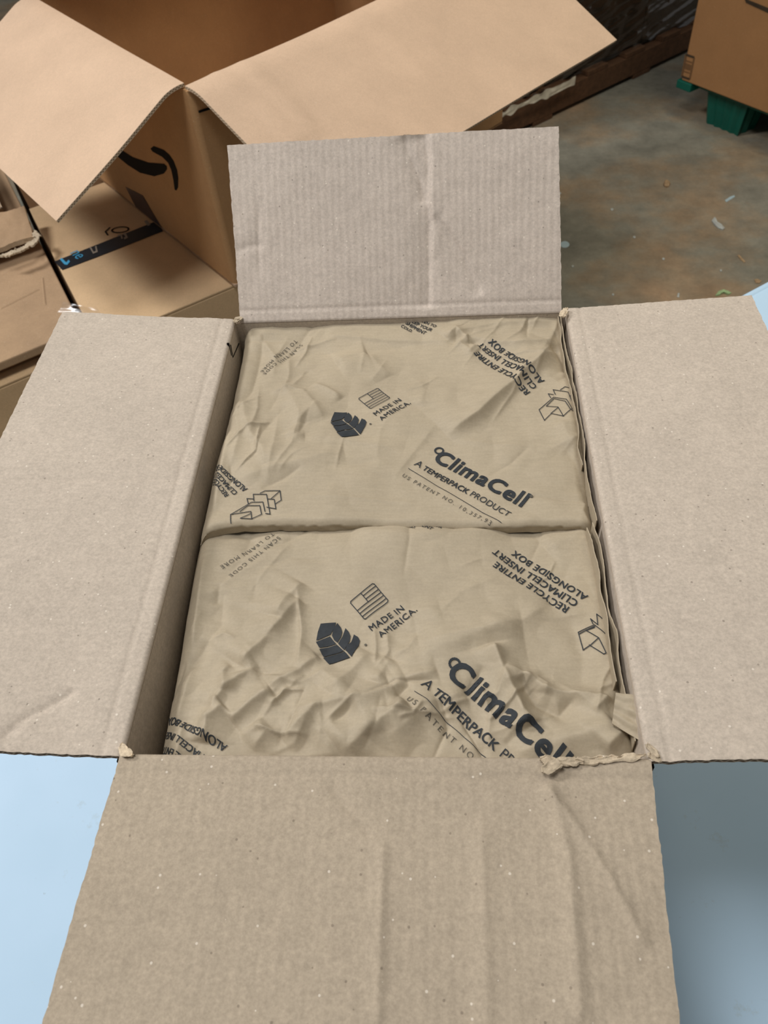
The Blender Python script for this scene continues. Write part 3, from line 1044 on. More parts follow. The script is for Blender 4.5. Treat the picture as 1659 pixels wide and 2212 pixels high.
def print_far():
    kw = dict(H=HF, bounds=BF, parent=far_sheet, zplane=ZF_)
    T = lambda txt, s, e, **k: lettering(txt, s, e, **kw, **k)
    T('SCAN THIS CODE', (648, 741), (566, 803), spacing=1.25, mat=M_INK_SOFT)
    T('TO LEARN MORE', (637, 735), (560, 796), spacing=1.25, mat=M_INK_SOFT)
    T('MADE IN', (813, 902), (868, 867), bold=0.008, spacing=1.08)
    T('AMERICA.', (825, 914), (888, 874), bold=0.008, spacing=1.08)
    T('ClimaCell', (934, 990), (1127, 1091), bold=0.026, spacing=1.08)
    T('A', (893, 1002), (907, 1009), bold=0.0)
    T('TEMPERPACK', (911, 1011), (1008, 1064), bold=0.014)
    T('PRODUCT', (1014, 1067), (1097, 1114), bold=0.0)
    T('US PATENT NO. 10,357,93', (868, 1027), (1058, 1130), spacing=1.5, mat=M_INK_SOFT)
    T('RECYCLE ENTIRE', (1146, 845), (1033, 766), bold=0.014, spacing=1.05)
    T('CLIMACELL INSERT', (1161, 833), (1040, 748), bold=0.014, spacing=1.05)
    T('ALONGSIDE BOX', (1177, 822), (1063, 744), bold=0.014, spacing=1.05)
    T('PROVEN TO', (893, 700), (940, 720), bold=0.014)
    T('KEEP YOUR', (884, 705.5), (931, 727), bold=0.014)
    T('SHIPMENT', (876, 710), (917, 731), bold=0.014)
    T('COLD.', (865.5, 715), (889, 726), bold=0.014)
    T('RECYCLE ENTIRE', (494, 1067), (440, 1006), bold=0.014)
    T('CLIMACELL INSERT', (513, 1062), (440, 996), bold=0.014)
    T('ALONGSIDE BOX', (535, 1055), (456, 993), bold=0.014)

    def S_(lines, w, name='printed_icon', label=None, off=(0, 0)):
        pl = [[at(x + off[0], y + off[1], ZF_)[:2] for x, y in l] for l in lines]
        V, F = strokes(pl, w)
        return drape(name, V, F, HF, BF, M_INK, far_sheet, label=label)
    # rule under the product line
    S_([[(882, 1010), (1083, 1126.5)]], 0.0005, 'printed_rule')
    # degree ring
    c = at(948.5, 969.5, ZF_)[:2]
    ring = [c + 0.0036 * np.array([math.cos(t), math.sin(t)]) for t in np.linspace(0, 2 * math.pi, 17)]
    V, F = strokes([ring], 0.0016)
    drape('printed_ring', V, F, HF, BF, M_INK, far_sheet)
    for q, r_ in (((800.4, 919.5), 0.0010), ((1148, 1070), 0.0015)):
        c = at(*q, ZF_)[:2]
        V = np.array([c + r_ * np.array([math.cos(t), math.sin(t)]) for t in np.linspace(0, 2 * math.pi, 11)[:-1]])
        drape('printed_dot', V, [list(range(10))], HF, BF, M_INK_SOFT, far_sheet)
    S_([A6(l) for l in BOXICON], 0.0007, label='line drawing of an unfolding box')
    S_([A5(l) for l in BOXICON2], 0.0007, label='line drawing of an opened box')
    S_([A6(l) for l in ([(235, 195), (300, 225), (330, 195)], [(290, 192), (345, 235), (350, 195)], [(365, 195), (390, 230), (400, 215)], [(395, 230), (430, 195)], [(380, 192), (350, 232)])], 0.0007)


BOXICON = [[(1140, 965), (1098, 880), (1212, 780), (1310, 800), (1358, 875), (1340, 880), (1300, 815), (1215, 792), (1155, 852), (1245, 862), (1285, 945), (1190, 915), (1245, 868)],
           [(1140, 965), (1190, 920)], [(1285, 945), (1340, 890)], [(1190, 785), (1170, 752), (1210, 760)],
           [(1225, 760), (1208, 722), (1325, 745), (1390, 890), (1340, 885)], [(1265, 725), (1300, 705), (1375, 715)], [(1340, 772), (1385, 735)]]
BOXICON2 = [[(210, 1762), (208, 1695), (300, 1640), (370, 1600), (460, 1600), (475, 1670)], [(208, 1695), (365, 1668), (372, 1728), (285, 1728), (360, 1685)],
            [(372, 1728), (448, 1690), (435, 1625), (340, 1625), (280, 1672)], [(345, 1610), (335, 1570), (385, 1575)],
            [(390, 1590), (385, 1540), (490, 1545), (515, 1690), (480, 1685)], [(490, 1640), (562, 1655), (550, 1585), (500, 1580)],
            [(440, 1535), (480, 1518), (595, 1518), (605, 1592), (560, 1618)], [(525, 1580), (595, 1520)]]
LEAF = [[(1020, 910), (1118, 902), (1108, 928), (1083, 962), (992, 994), (1002, 952)],
        [(1126, 904), (1148, 926), (1157, 950), (1150, 975), (1127, 1003), (1106, 990), (1092, 968), (1100, 938)],
        [(990, 1000), (1080, 971), (1100, 992), (1120, 1008), (1012, 1029)],
        [(1012, 1035), (1124, 1012), (1150, 1030), (1170, 1045), (1040, 1076)],
        [(1038, 1083), (1173, 1051), (1212, 1096), (1080, 1128)],
        [(1178, 930), (1198, 948), (1210, 970), (1205, 1000), (1172, 1042), (1150, 1024), (1131, 1007), (1158, 975), (1168, 952)],
        [(1232, 962), (1258, 974), (1270, 992), (1262, 1022), (1222, 1092), (1200, 1068), (1178, 1045), (1190, 1018), (1214, 1004)]]
FLAG = [(774, 862), (815.6, 835), (842.5, 859), (800.4, 886)]


def leaf_and_flag(H, bounds, parent, org_px, zplane, far_z=ZF_):
    """the leaf emblem and the flag drawing keep their places relative to MADE IN on both liners"""
    o_far = at(813, 902, far_z)[:2]
    o_new = at(*org_px, zplane)[:2]
    mv = lambda p: at(*p, far_z)[:2] - o_far + o_new
    V, F = [], []
    for pc in LEAF:
        i = len(V)
        V += [mv(p) for p in A5(pc)]
        F.append(list(range(i, i + len(pc))))
    drape('printed_leaf_emblem', np.array(V), F, H, bounds, M_INK, parent, label='dark leaf-and-cube emblem')
    c = [mv(p) for p in FLAG]
    f = lambda s, t: (c[0] * (1 - s) + c[1] * s) * (1 - t) + (c[3] * (1 - s) + c[2] * s) * t
    ln = [[f(.04, 0), f(.96, 0), f(1, .05), f(1, .95), f(.96, 1), f(.04, 1), f(0, .95), f(0, .05), f(.04, 0)],
          [f(.46, 0), f(.46, .5)], [f(.46, .16), f(1, .16)], [f(.46, .34), f(1, .34)], [f(0, .5), f(1, .5)], [f(0, .67), f(1, .67)], [f(0, .84), f(1, .84)]]
    V, F = strokes(ln, 0.0007)
    drape('printed_flag', V, F, H, bounds, M_INK, parent, label='outline drawing of a striped flag')


def print_near():
    kw = dict(H=HN, bounds=BN, parent=near_sheet, zplane=ZN_)
    T = lambda txt, s, e, **k: lettering(txt, s, e, **kw, **k)
    T('SCAN THIS CODE', (599, 1153), (492, 1239), spacing=1.25, mat=M_INK_SOFT)
    T('TO LEARN MORE', (586, 1143), (474, 1221), spacing=1.25, mat=M_INK_SOFT)
    T('MADE IN', (803, 1363), (874, 1317), bold=0.008, spacing=1.08)
    T('AMERICA.', (823, 1378), (902, 1323), bold=0.008, spacing=1.08)
    T('ClimaCell', (962, 1462), (1208, 1664), bold=0.026, spacing=1.08)
    T('A', (908, 1486), (926, 1500), bold=0.0)
    T('TEMPERPACK', (933, 1506), (1068, 1618), bold=0.014)
    T('PRODUCT', (1079, 1626), (1195, 1722), bold=0.0)
    T('US PATENT NO. 10,357,93', (878, 1523), (1130, 1726), spacing=1.5, mat=M_INK_SOFT)
    T('RECYCLE ENTIRE', (1231, 1309), (1073, 1213), bold=0.014, spacing=1.05)
    T('CLIMACELL INSERT', (1251, 1297), (1072, 1185), bold=0.014, spacing=1.05)
    T('ALONGSIDE BOX', (1272, 1285), (1113, 1184), bold=0.014, spacing=1.05)
    T('PROVEN TO', (905, 1112), (962, 1137), bold=0.014)
    T('KEEP YOUR', (894, 1118), (953, 1147), bold=0.014)
    T('SHIPMENT', (880, 1126), (932, 1153), bold=0.014)
    T('COLD.', (869, 1134), (896, 1148), bold=0.014)
    T('ALONGSIDE BOX', (490, 1607), (356, 1536), bold=0.014)
    T('CLIMACELL INSERT', (462, 1640), (334, 1556), bold=0.014)
    T('RECYCLE ENTIRE', (440, 1658), (330, 1590), bold=0.014)

    def S_(lines, w, name='printed_icon', label=None):
        V, F = strokes([[at(x, y, ZN_)[:2] for x, y in l] for l in lines], w)
        return drape(name, V, F, HN, BN, M_INK, near_sheet, label=label)
    S_([[(896, 1501), (1075, 1650)]], 0.0005, 'printed_rule')
    c = at(982, 1440, ZN_)[:2]
    ring = [c + 0.0036 * np.array([math.cos(t), math.sin(t)]) for t in np.linspace(0, 2 * math.pi, 17)]
    V, F = strokes([ring], 0.0016)
    drape('printed_ring', V, F, HN, BN, M_INK, near_sheet)
    c = at(789.5, 1392, ZN_)[:2]
    V = np.array([c + 0.001 * np.array([math.cos(t), math.sin(t)]) for t in np.linspace(0, 2 * math.pi, 11)[:-1]])
    drape('printed_dot', V, [list(range(10))], HN, BN, M_INK_SOFT, near_sheet)
    k = 2.765
    A8 = lambda l: [(840 + x / k, 1120 + y / k) for x, y in l]
    S_([A8(l) for l in ([(1165, 765), (1135, 660), (1230, 625), (1310, 690)], [(1142, 670), (1232, 634)], [(1165, 765), (1210, 740), (1255, 705), (1180, 655), (1230, 640)],
                        [(1255, 705), (1300, 795), (1285, 800), (1200, 740)], [(1222, 620), (1207, 588), (1250, 625), (1243, 563), (1300, 602)])], 0.0007, label='line drawing of an unfolding box')


print_far()
leaf_and_flag(HF, BF, far_sheet, (813, 902), ZF_)
print_near()
leaf_and_flag(HN, BN, near_sheet, (803, 1363), ZN_)


# ---- paper standing up between the liners and the right wall -----------------
def ribbon(name, pts, ztop, depth, mat, parent, seed, amp=0.0015, lean=0.0, label=None):
    pts = np.array(pts, float)
    cum = np.concatenate([[0], np.cumsum(np.linalg.norm(np.diff(pts, axis=0), axis=1))])
    nl = int(cum[-1] / 0.002) + 2
    t = np.linspace(0, cum[-1], nl)
    x, y = np.interp(t, cum, pts[:, 0]), np.interp(t, cum, pts[:, 1])
    zt = np.interp(t / cum[-1], np.linspace(0, 1, len(ztop)), ztop)
    zt = zt + 0.0014 * vnoise(t / 0.012, t * 0, seed) + 0.0007 * vnoise(t / 0.003, t * 0, seed + 1)
    P = np.zeros((nl, 8, 3))
    for k in range(8):
        f = k / 7
        P[:, k, 0] = x + amp * vnoise(t / 0.02, t * 0 + f * 1.5, seed + 2) + lean * (1 - f)
        P[:, k, 1] = y
        P[:, k, 2] = zt - depth * f
    return slab(name, P, 0.0007, mat, parent, label=label)


edge = [at(x, y, ZR - 0.012)[:2] for x, y in ((1213, 690), (1226, 760), (1242, 840), (1256, 920), (1268, 1000), (1278, 1080), (1287, 1132))]
ribbon('standing_edge', np.array(edge) + [0.0015, 0], [ZR - 0.004, ZR - 0.008, ZR - 0.007, ZR - 0.011, ZR - 0.008, ZR - 0.010, ZR - 0.009], 0.05, M_PAPER, far_root, 3, 0.0016, -0.002, 'standing paper edge along the carton wall')
ribbon('standing_edge', np.array(edge)[:5] + [-0.003, 0], [ZR - 0.008, ZR - 0.012, ZR - 0.011, ZR - 0.014], 0.04, M_PAPER, far_root, 9, 0.0014, -0.001)
edge = [at(x, y, ZR - 0.014)[:2] for x, y in ((1284, 1140), (1302, 1220), (1318, 1300), (1334, 1380), (1352, 1470), (1368, 1540), (1376, 1600))]
ribbon('standing_edge', np.array(edge) + [0.001, 0], [ZR - 0.008, ZR - 0.010, ZR - 0.012, ZR - 0.012, ZR - 0.013, ZR - 0.014], 0.05, M_PAPER, near_root, 13, 0.0016, -0.002, 'standing paper edge along the carton wall')
ribbon('standing_edge', np.array(edge)[:5] + [-0.004, 0], [ZR - 0.012, ZR - 0.013, ZR - 0.015, ZR - 0.017], 0.04, M_PAPER, near_root, 19, 0.0016, -0.001)
# folded paper tab in the near right corner
cz = [(1330, 1497), (1376, 1503), (1392, 1604), (1322, 1562)]
c = [at(x, y, z) for (x, y), z in zip(cz, (ZR - 0.009, ZR - 0.008, ZR - 0.012, ZR - 0.013))]
panel('folded_tab', c[3], c[2], c[1], c[0], 0.0008, M_PAPER, near_root, 14, 26,
      label='folded paper tab tucked in the corner',
      disp=lambda s, t: 0.0016 * np.abs(((t * 3.2 + 0.15 * s) % 1) - 0.5) * 2 + 0.0012 * vnoise(s * 3, t * 5, 4) - 0.003 * (1 - t) ** 3)

# ------------------------------------------------------------------ big open carton with the curved arrow
ZBOT, ZTOP = 0.6035, 1.031
A0 = at(402, 183, ZTOP)
UR = np.array([math.cos(rad(49.6)), math.sin(rad(49.6)), 0])
UL = np.array([math.cos(rad(130.8)), math.sin(rad(130.8)), 0])
LR, LL = 0.97, 0.755
big = thing('open_carton', 'large open carton with drooping flaps and a black curved arrow print', 'box', (A0[0], A0[1], ZBOT))
dz = np.array([0, 0, ZTOP - ZBOT])
bt = 0.006
B0 = A0 - dz
c00, c10, c01, c11 = B0, B0 + UR * LR, B0 + UL * LL, B0 + UR * LR + UL * LL
up1 = np.array([0, 0, 1.0])


def bigwall(p, q, label=None, bow=0.0):
    dw = dz - up1 * 0.013
    return panel('wall_panel', p, q, q + dw, p + dw, bt, [M_BIG_OUT, M_BIG_OUT], big, 16, 10, label,
                 disp=lambda s, t: bow * np.sin(np.pi * s) * t ** 2)


bigwall(c01, c00 + UL * 0.012, 'outer face with the curved arrow')
bigwall(c00 + UR * 0.012, c10)
bigwall(c10, c11)
rc_ = 0.012
cc_ = B0[:2] + (UR[:2] + UL[:2]) * rc_
arc_ = []
for t_ in np.linspace(0, 1, 9):
    v_ = (UR[:2] * -1) * t_ + (UL[:2] * -1) * (1 - t_)
    arc_.append(cc_ + v_ / np.linalg.norm(v_) * rc_ * 0.99)
prism('corner_fold', arc_ + [cc_], ZBOT + 0.0005, ZTOP - 0.014, M_BIG_OUT, big, label='rounded vertical corner of the carton')
bigwall(c11, c01)
prism('bottom_panel', [c00[:2], c10[:2], c11[:2], c01[:2]], ZBOT + 0.001, ZBOT + 0.006, M_BIG_IN, big)


def bigflap(p, e, ln, out, elev, L, label=None, seed=1, cr=()):
    """p hinge start, e hinge direction"""
    w = math.cos(elev) * out + math.sin(elev) * up1
    nu, nv = 60, 40
    s = np.linspace(0, 1, nu)[:, None]
    t = np.linspace(0, 1, nv)[None, :]
    nrm = np.cross(e, w)
    if nrm[2] < 0:
        nrm = -nrm
    X = s * ln + 0 * t
    Y = t * L + 0 * s
    d = 0.004 * vnoise(X / 0.3, Y / 0.2, seed)
    for poly, h, wl, wr in cr:
        q = [(np.dot(on_plane(x, y, p, nrm) - p, e), np.dot(on_plane(x, y, p, nrm) - p, w)) for x, y in poly]
        d = d + crease_field(X, Y, q, h, wl, wr, 0.1)
    curl = -0.013 * (1 - np.clip(Y / 0.05, 0, 1)) ** 2
    P = p + X[..., None] * e + Y[..., None] * w + (d + curl)[..., None] * nrm
    if np.dot(grid_normals(P)[nu // 2, nv // 2], nrm) < 0:
        P = P[::-1]
    return slab('flap', P, bt, [M_BIG_IN, M_BIG_EDGE], big, label=label)


outR = np.array([UR[1], -UR[0], 0])
outL = np.array([-UL[1], UL[0], 0])
bigflap(A0 + up1 * 0.006, UR, LR, outR, rad(-27.5), 0.355, 'wide drooping flap above the far floor', 2,
        [([(455, 140), (480, 175), (520, 205), (580, 250), (650, 320)], 0.004, 0.010, 0.018), ([(520, 115), (560, 160), (620, 215), (690, 305)], 0.005, 0.02, 0.008), ([(795, 30), (850, 90), (930, 170)], 0.002, 0.01, 0.006)])
bigflap(A0 + UL * 0.018 + up1 * 0.006, UL, LL - 0.03, outL, rad(-26.6), 0.343, 'brightly lit drooping flap', 4,
        [([(185, 60), (150, 100), (120, 135)], -0.002, 0.006, 0.006)])
# unseen far flaps, leaned inward to shade the inside of the carton
bigflap(c10 + dz + up1 * 0.006, UL, LL, UR, rad(140), 0.34, None, 6)
bigflap(c01 + dz + up1 * 0.006, UR, LR, -outR, rad(130), 0.34, None, 8)

nL = np.array([UL[1], -UL[0], 0.0])
if np.dot(nL, CAM - A0) < 0:
    nL = -nL
nR = np.array([UR[1], -UR[0], 0.0])
if np.dot(nR, CAM - A0) < 0:
    nR = -nR


def plate(name, pix, p0, n, mat, parent, lift=0.0012, thick=0.0008, label=None):
    """thin printed or taped shape on a flat face"""
    V = np.array([on_plane(x, y, p0, n) + n * lift for x, y in pix])
    if abs(n[2]) < 0.5:
        V[:, 2] = np.maximum(V[:, 2], ZBOT + 0.004)
    k = len(V)
    c = V.mean(0)
    area = sum(np.cross(V[i] - c, V[(i + 1) % k] - c) for i in range(k))
    if np.dot(area, n) < 0:
        V = V[::-1]
    W2 = np.concatenate([V, V - n * thick])
    F = [list(range(k)), list(range(2 * k - 1, k - 1, -1))] + [[i, k + i, k + (i + 1) % k, (i + 1) % k] for i in range(k)]
    return build(name, W2, F, mat, parent, label=label)


q1 = lambda l: [(x / 2.9625, y / 2.9625) for x, y in l]
plate('curved_arrow_print', q1([(430, 560), (540, 730), (650, 860), (765, 950), (850, 1005), (950, 1040), (1050, 1048), (1068, 1062), (1070, 1082), (1050, 1110), (990, 1127), (900, 1105), (820, 1055), (735, 985), (620, 880), (515, 745), (420, 570)]), A0, nL, M_BLACK, big, label='black curved arrow stroke')
plate('arrow_head_print', q1([(965, 950), (985, 935), (1050, 960), (1085, 990), (1112, 1030), (1135, 1090), (1142, 1140), (1140, 1200), (1130, 1218), (1120, 1212), (1112, 1150), (1098, 1085), (1078, 1040), (1040, 1002), (980, 970)]), A0, nL, M_BLACK, big)
plate('seam_tape', q1([(805, 1195), (915, 1250), (985, 1370), (1045, 1480), (960, 1500), (890, 1380)]), A0, nL, M_TAPE2, big, label='dark purple tape over the seam')
plate('printed_bar', [(429, 244), (428, 239), (462, 228), (464, 233)], A0, nR, M_BLACK, big)
plate('printed_bar', [(445, 219), (449, 216), (452, 226), (447, 229)], A0, nR, M_BLACK, big)

# ------------------------------------------------------------------ cartons stacked at the left
e1 = np.array([math.cos(rad(36.5)), math.sin(rad(36.5))])
e2 = np.array([math.cos(rad(121.0)), math.sin(rad(121.0))])
K = np.array([-0.680, 0.886])


def closed_carton(label, k0, d1, l1, d2, l2, z0, z1, mat, cat='box', name='closed_carton', seam='d1', group=None):
    root = thing(name, label, cat, (*(k0 + d1 * l1 / 2 + d2 * l2 / 2), z0), group)
    prism('carton_body', [k0, k0 + d1 * l1, k0 + d1 * l1 + d2 * l2, k0 + d2 * l2], z0, z1 - 0.005, mat, root, 0.004)
    g = 0.0015
    if seam == 'd1':
        a, b = (k0, l2 / 2 - g), (k0 + d2 * (l2 / 2 + g), l2 / 2 - g)
        for p, w in (a, b):
            prism('top_flap', [p, p + d1 * l1, p + d1 * l1 + d2 * w, p + d2 * w], z1 - 0.0052, z1, mat, root, 0.0015)
    else:
        a, b = (k0, l1 / 2 - g), (k0 + d1 * (l1 / 2 + g), l1 / 2 - g)
        for p, w in (a, b):
            prism('top_flap', [p, p + d1 * w, p + d1 * w + d2 * l2, p + d2 * l2], z1 - 0.0052, z1, mat, root, 0.0015)
    return root


# the tape on this carton runs along its seam towards the big carton
sl = at(130, 580, 0.6)[:2]; sr = at(340, 492, 0.6)[:2]
half = abs(np.dot(sl - K, np.array([-e1[1], e1[0]]))) / abs(np.dot(e2, np.array([-e1[1], e1[0]])))
taped = closed_carton('brown carton with black tape under the large open carton', K, e1, 1.0, e2, 2 * half, 0, 0.6, M_BROWN)
up_n = np.array([0, 0, 1.0])
zp = (0, 0, 0.6)
tape = plate('black_tape', [(118, 566), (340, 478), (352, 500), (210, 556), (135, 584)], zp, up_n, M_TAPE, taped, 0.0016, 0.0012, 'black tape with blue and grey print')


def face_text(txt, s, e, zpl, mat, parent, bold=0.01, lift=0.0024, flip=False):
    V, F = text_mesh(txt, bold, 1.0)
    a, b = at(*s, zpl)[:2], at(*e, zpl)[:2]
    k = np.linalg.norm(b - a) / V[:, 0].max()
    d = (b - a) / np.linalg.norm(b - a)
    nn = np.array([-d[1], d[0]])
    W2 = a + np.outer(V[:, 0] * k, d) + np.outer(V[:, 1] * k, nn)
    return build('printed_text', np.column_stack([W2, np.full(len(W2), zpl + lift)]), F, mat, parent)


face_text('ne', (152, 549), (167, 562), 0.6, M_BLUE, tape, 0.0)
plate('blue_arrow_print', [(130, 562), (134, 559), (144, 569), (149, 563), (152, 567), (146, 574), (140, 573)], zp, up_n, M_BLUE, tape, 0.0026, 0.0006)
plate('grey_tape_print', [(194, 536), (197, 535), (203, 546), (208, 544), (206, 534), (209, 533), (212, 546), (202, 550)], zp, up_n, M_TAPEWHITE, tape, 0.0026, 0.0006)
plate('grey_tape_print', [(254, 510), (263, 507), (266, 517), (263, 518), (261, 511), (255, 513)], zp, up_n, M_TAPEWHITE, tape, 0.0026, 0.0006)
plate('grey_tape_print', [(266, 506), (272, 504), (277, 515), (270, 519), (268, 516), (272, 513)], zp, up_n, M_TAPEWHITE, tape, 0.0026, 0.0006)
plate('grey_tape_print', [(312, 480), (318, 477), (326, 487), (320, 490)], zp, up_n, M_TAPEWHITE, tape, 0.0026, 0.0006)
# hand-marked ring and bracket next to the tape
cc = at(260, 497, 0.6)[:2]
ring = [cc + np.array([0.021 * math.cos(t), 0.013 * math.sin(t)]) for t in np.linspace(0, 2 * math.pi, 19)]
V, F = strokes([ring, [cc + np.array([-0.03, 0.012]), cc + np.array([-0.036, -0.006]), cc + np.array([-0.026, -0.022])]], 0.004)
build('marker_ring', np.column_stack([V, np.full(len(V), 0.6012)]), F, M_BLACK, taped)

behind = closed_carton('plain dim carton tucked behind the black-taped carton', K + e2 * (2 * half + 0.012) + e1 * 0.004, e1, 0.42, e2, 0.5, 0, 0.575, M_SHADE_AND_PRINT)  # added to fill the gap; its shade is in the colour

# neighbour carton to the left, lying on a lower one
K2 = K - e1 * 0.014
nx = at(110, 737, 0.6)[:2]
sft = np.dot(nx - K2, np.array([-e1[1], e1[0]])) / np.dot(e2, np.array([-e1[1], e1[0]]))
K2 = K2 + e2 * sft
flat = thing('lidded_carton', 'flat scuffed carton beside the black-taped carton', 'box', (*(K2 - e1 * 0.37 + e2 * 0.5), 0.5565))
fa = K2 - e1 * 0.75
par = lambda k0, l1_, l2_: [k0, k0 + e1 * l1_, k0 + e1 * l1_ + e2 * l2_, k0 + e2 * l2_]
prism('carton_body', par(fa + e2 * 0.03 + e1 * 0.01, 0.73, 1.1), 0.5565, 0.5795, M_SHADE_AND_PRINT, flat)  # inset spacer coloured dark for the shaded gap under the lid
prism('lid', par(fa, 0.75, 0.55), 0.580, 0.600, M_BROWN2, flat, 0.003)
prism('lid', par(fa + e2 * 0.553, 0.75, 0.60), 0.580, 0.600, M_BROWN2, flat, 0.003)
low = closed_carton('low carton beneath the flat scuffed carton', fa - e1 * 0.03 - e2 * 0.012, e1, 0.765, e2, 1.15, 0, 0.556, M_BROWN, seam='d1')
# long scuff folds on the flat carton
for a, b in (((0, 668), (85, 625)), ((92, 600), (98, 660))):
    p, q = at(*a, 0.6), at(*b, 0.6)
    d = (q - p) / np.linalg.norm(q - p)
    s_ = np.array([-d[1], d[0], 0]) * 0.003
    V = np.array([p - s_, q - s_, q + s_, p + s_, p + (q - p) * 0.05 + up1 * 0.0016, p + (q - p) * 0.95 + up1 * 0.0016]) + up1 * 0.0002
    build('top_crease', V, [[0, 1, 5, 4], [2, 3, 4, 5], [1, 2, 5], [3, 0, 4]], M_BROWN2, flat)

# opened carton further left with a torn flap sticking out
Kt = at(75, 506, 0.66)[:2]
K3 = at(72, 508, 0.6)[:2] + e2 * 0.06 - e1 * 0.66
tornc = thing('torn_carton', 'dark opened carton with a torn pale-edged flap at the left frame edge', 'box', (*(K3 + e1 * 0.3 + e2 * 0.2), 0.6))
l1, l2, zt3 = 0.62, 0.85, 0.66
a, b, c_, d_ = K3, K3 + e1 * l1, K3 + e1 * l1 + e2 * l2, K3 + e2 * l2
z3 = lambda p, z: np.array([p[0], p[1], z])
for p, q in ((a, b), (b, c_), (c_, d_), (d_, a)):
    panel('wall_panel', z3(p, 0.601), z3(q, 0.601), z3(q, zt3), z3(p, zt3), 0.005, [M_SHADE_AND_PRINT, M_BIG_EDGE], tornc)  # walls coloured dark to stand for the shade on this carton
prism('bottom_panel', [a, b, c_, d_], 0.601, 0.606, M_SHADE_AND_PRINT, tornc)
fp = [at(-160, 590, 0.645), at(72, 510, 0.645), at(52, 445, 0.66), at(-160, 500, 0.66)]
panel('torn_flap', fp[0], fp[1], fp[2], fp[3], 0.012, [M_BROWN2, M_TORN], tornc, 40, 14, label='torn flap with pale layered edge',
      disp=lambda s, t: 0.002 * vnoise(s * 14, t * 3, 2) + 0.001 * vnoise(s * 40, t * 9, 5))
Kr = [at(x, y, 0.665)[:2] for x, y in ((-10, 540), (30, 530), (60, 514), (76, 500), (68, 484))]
ragged('torn_strip', Kr, 0.016, 0.650, M_TORN, tornc, 44, thick=0.004)

# clear plastic scrap on the flat carton
c = [at(x, y, z) for (x, y), z in zip(((128, 676), (225, 690), (212, 668), (138, 652)), (0.612, 0.606, 0.612, 0.63))]
P = panel('plastic_scrap', c[0], c[1], c[2], c[3], 0.0006, M_CLEAR, None, 30, 14, disp=lambda s, t: 0.007 * np.abs(vnoise(s * 2.2, t * 2, 3)) + 0.001 * vnoise(s * 5, t * 4, 8))
tag(P, 'crinkled clear plastic scrap behind the level side flap', 'plastic scrap')

# ------------------------------------------------------------------ carton on the green pallet, right
pa = at(1470, 172, 0.165)
pb = at(1659, 246, 0.165)
d1 = (pb - pa)[:2]; d1 /= np.linalg.norm(d1)
d2 = np.array([-d1[1], d1[0]])
if np.dot(d2, [0, 1]) < 0:
    d2 = -d2
gp = thing('plastic_pallet', 'green plastic pallet under the tall carton at the right', 'pallet', (*(pa[:2] + d1 * 0.5 + d2 * 0.4), 0))
g0 = pa[:2] - d1 * 0.016 + d2 * 0.04
prism('deck', [g0, g0 + d1 * 1.1, g0 + d1 * 1.1 + d2 * 0.85, g0 + d2 * 0.85], 0.138, 0.163, M_GREEN, gp, 0.006)
cl0 = pa[:2] - d1 * 0.016 - d2 * 0.002
prism('corner_lip', [cl0, cl0 + d1 * 0.075, cl0 + d1 * 0.075 + d2 * 0.06, cl0 + d2 * 0.06], 0.130, 0.1625, M_GREEN, gp, 0.004)
for fx in (0.10, 0.47, 0.84):
    for fy in (0.03, 0.66):
        c = g0 + d1 * fx + d2 * fy
        # ribbed tapering foot
        base = []
        n1, n2 = 9, 5
        per = [(i / n1, 0) for i in range(n1)] + [(1, j / n2) for j in range(n2)] + [(1 - i / n1, 1) for i in range(n1)] + [(0, 1 - j / n2) for j in range(n2)]
        top, bot = [], []
        for i, (s, t) in enumerate(per):
            w = 0.006 if i % 2 else -0.004
            p = np.array([s - 0.5, t - 0.5])
            nn = p / max(np.abs(p).max(), 1e-6)
            top.append(c + d1 * ((p[0] + 0.5) * 0.21 + nn[0] * w) + d2 * ((p[1] + 0.5) * 0.15 + nn[1] * w))
            bot.append(c + d1 * ((p[0] * 0.8 + 0.5) * 0.21 + nn[0] * w * 0.8) + d2 * ((p[1] * 0.8 + 0.5) * 0.15 + nn[1] * w * 0.8))
        k = len(top)
        V = [[*p, 0.0] for p in bot] + [[*p, 0.14] for p in top]
        F = [list(range(k - 1, -1, -1)), list(range(k, 2 * k))] + [[i, (i + 1) % k, k + (i + 1) % k, k + i] for i in range(k)]
        build('foot', V, F, M_GREEN, gp)

rc = closed_carton('tall plain carton on the green pallet', pa[:2] + d1 * 0.002 + d2 * 0.004, d1, 1.05, d2, 0.8, 0.1635, 0.95, M_RCARD, name='tall_carton')
nf = np.array([-d2[0], -d2[1], 0.0])
pf = np.array([*(pa[:2] + d2 * 0.004), 0.1635])
V, F = [], []
u0 = np.array([*d1, 0])


def face_pt(px, py):
    return on_plane(px, py, pf, nf)


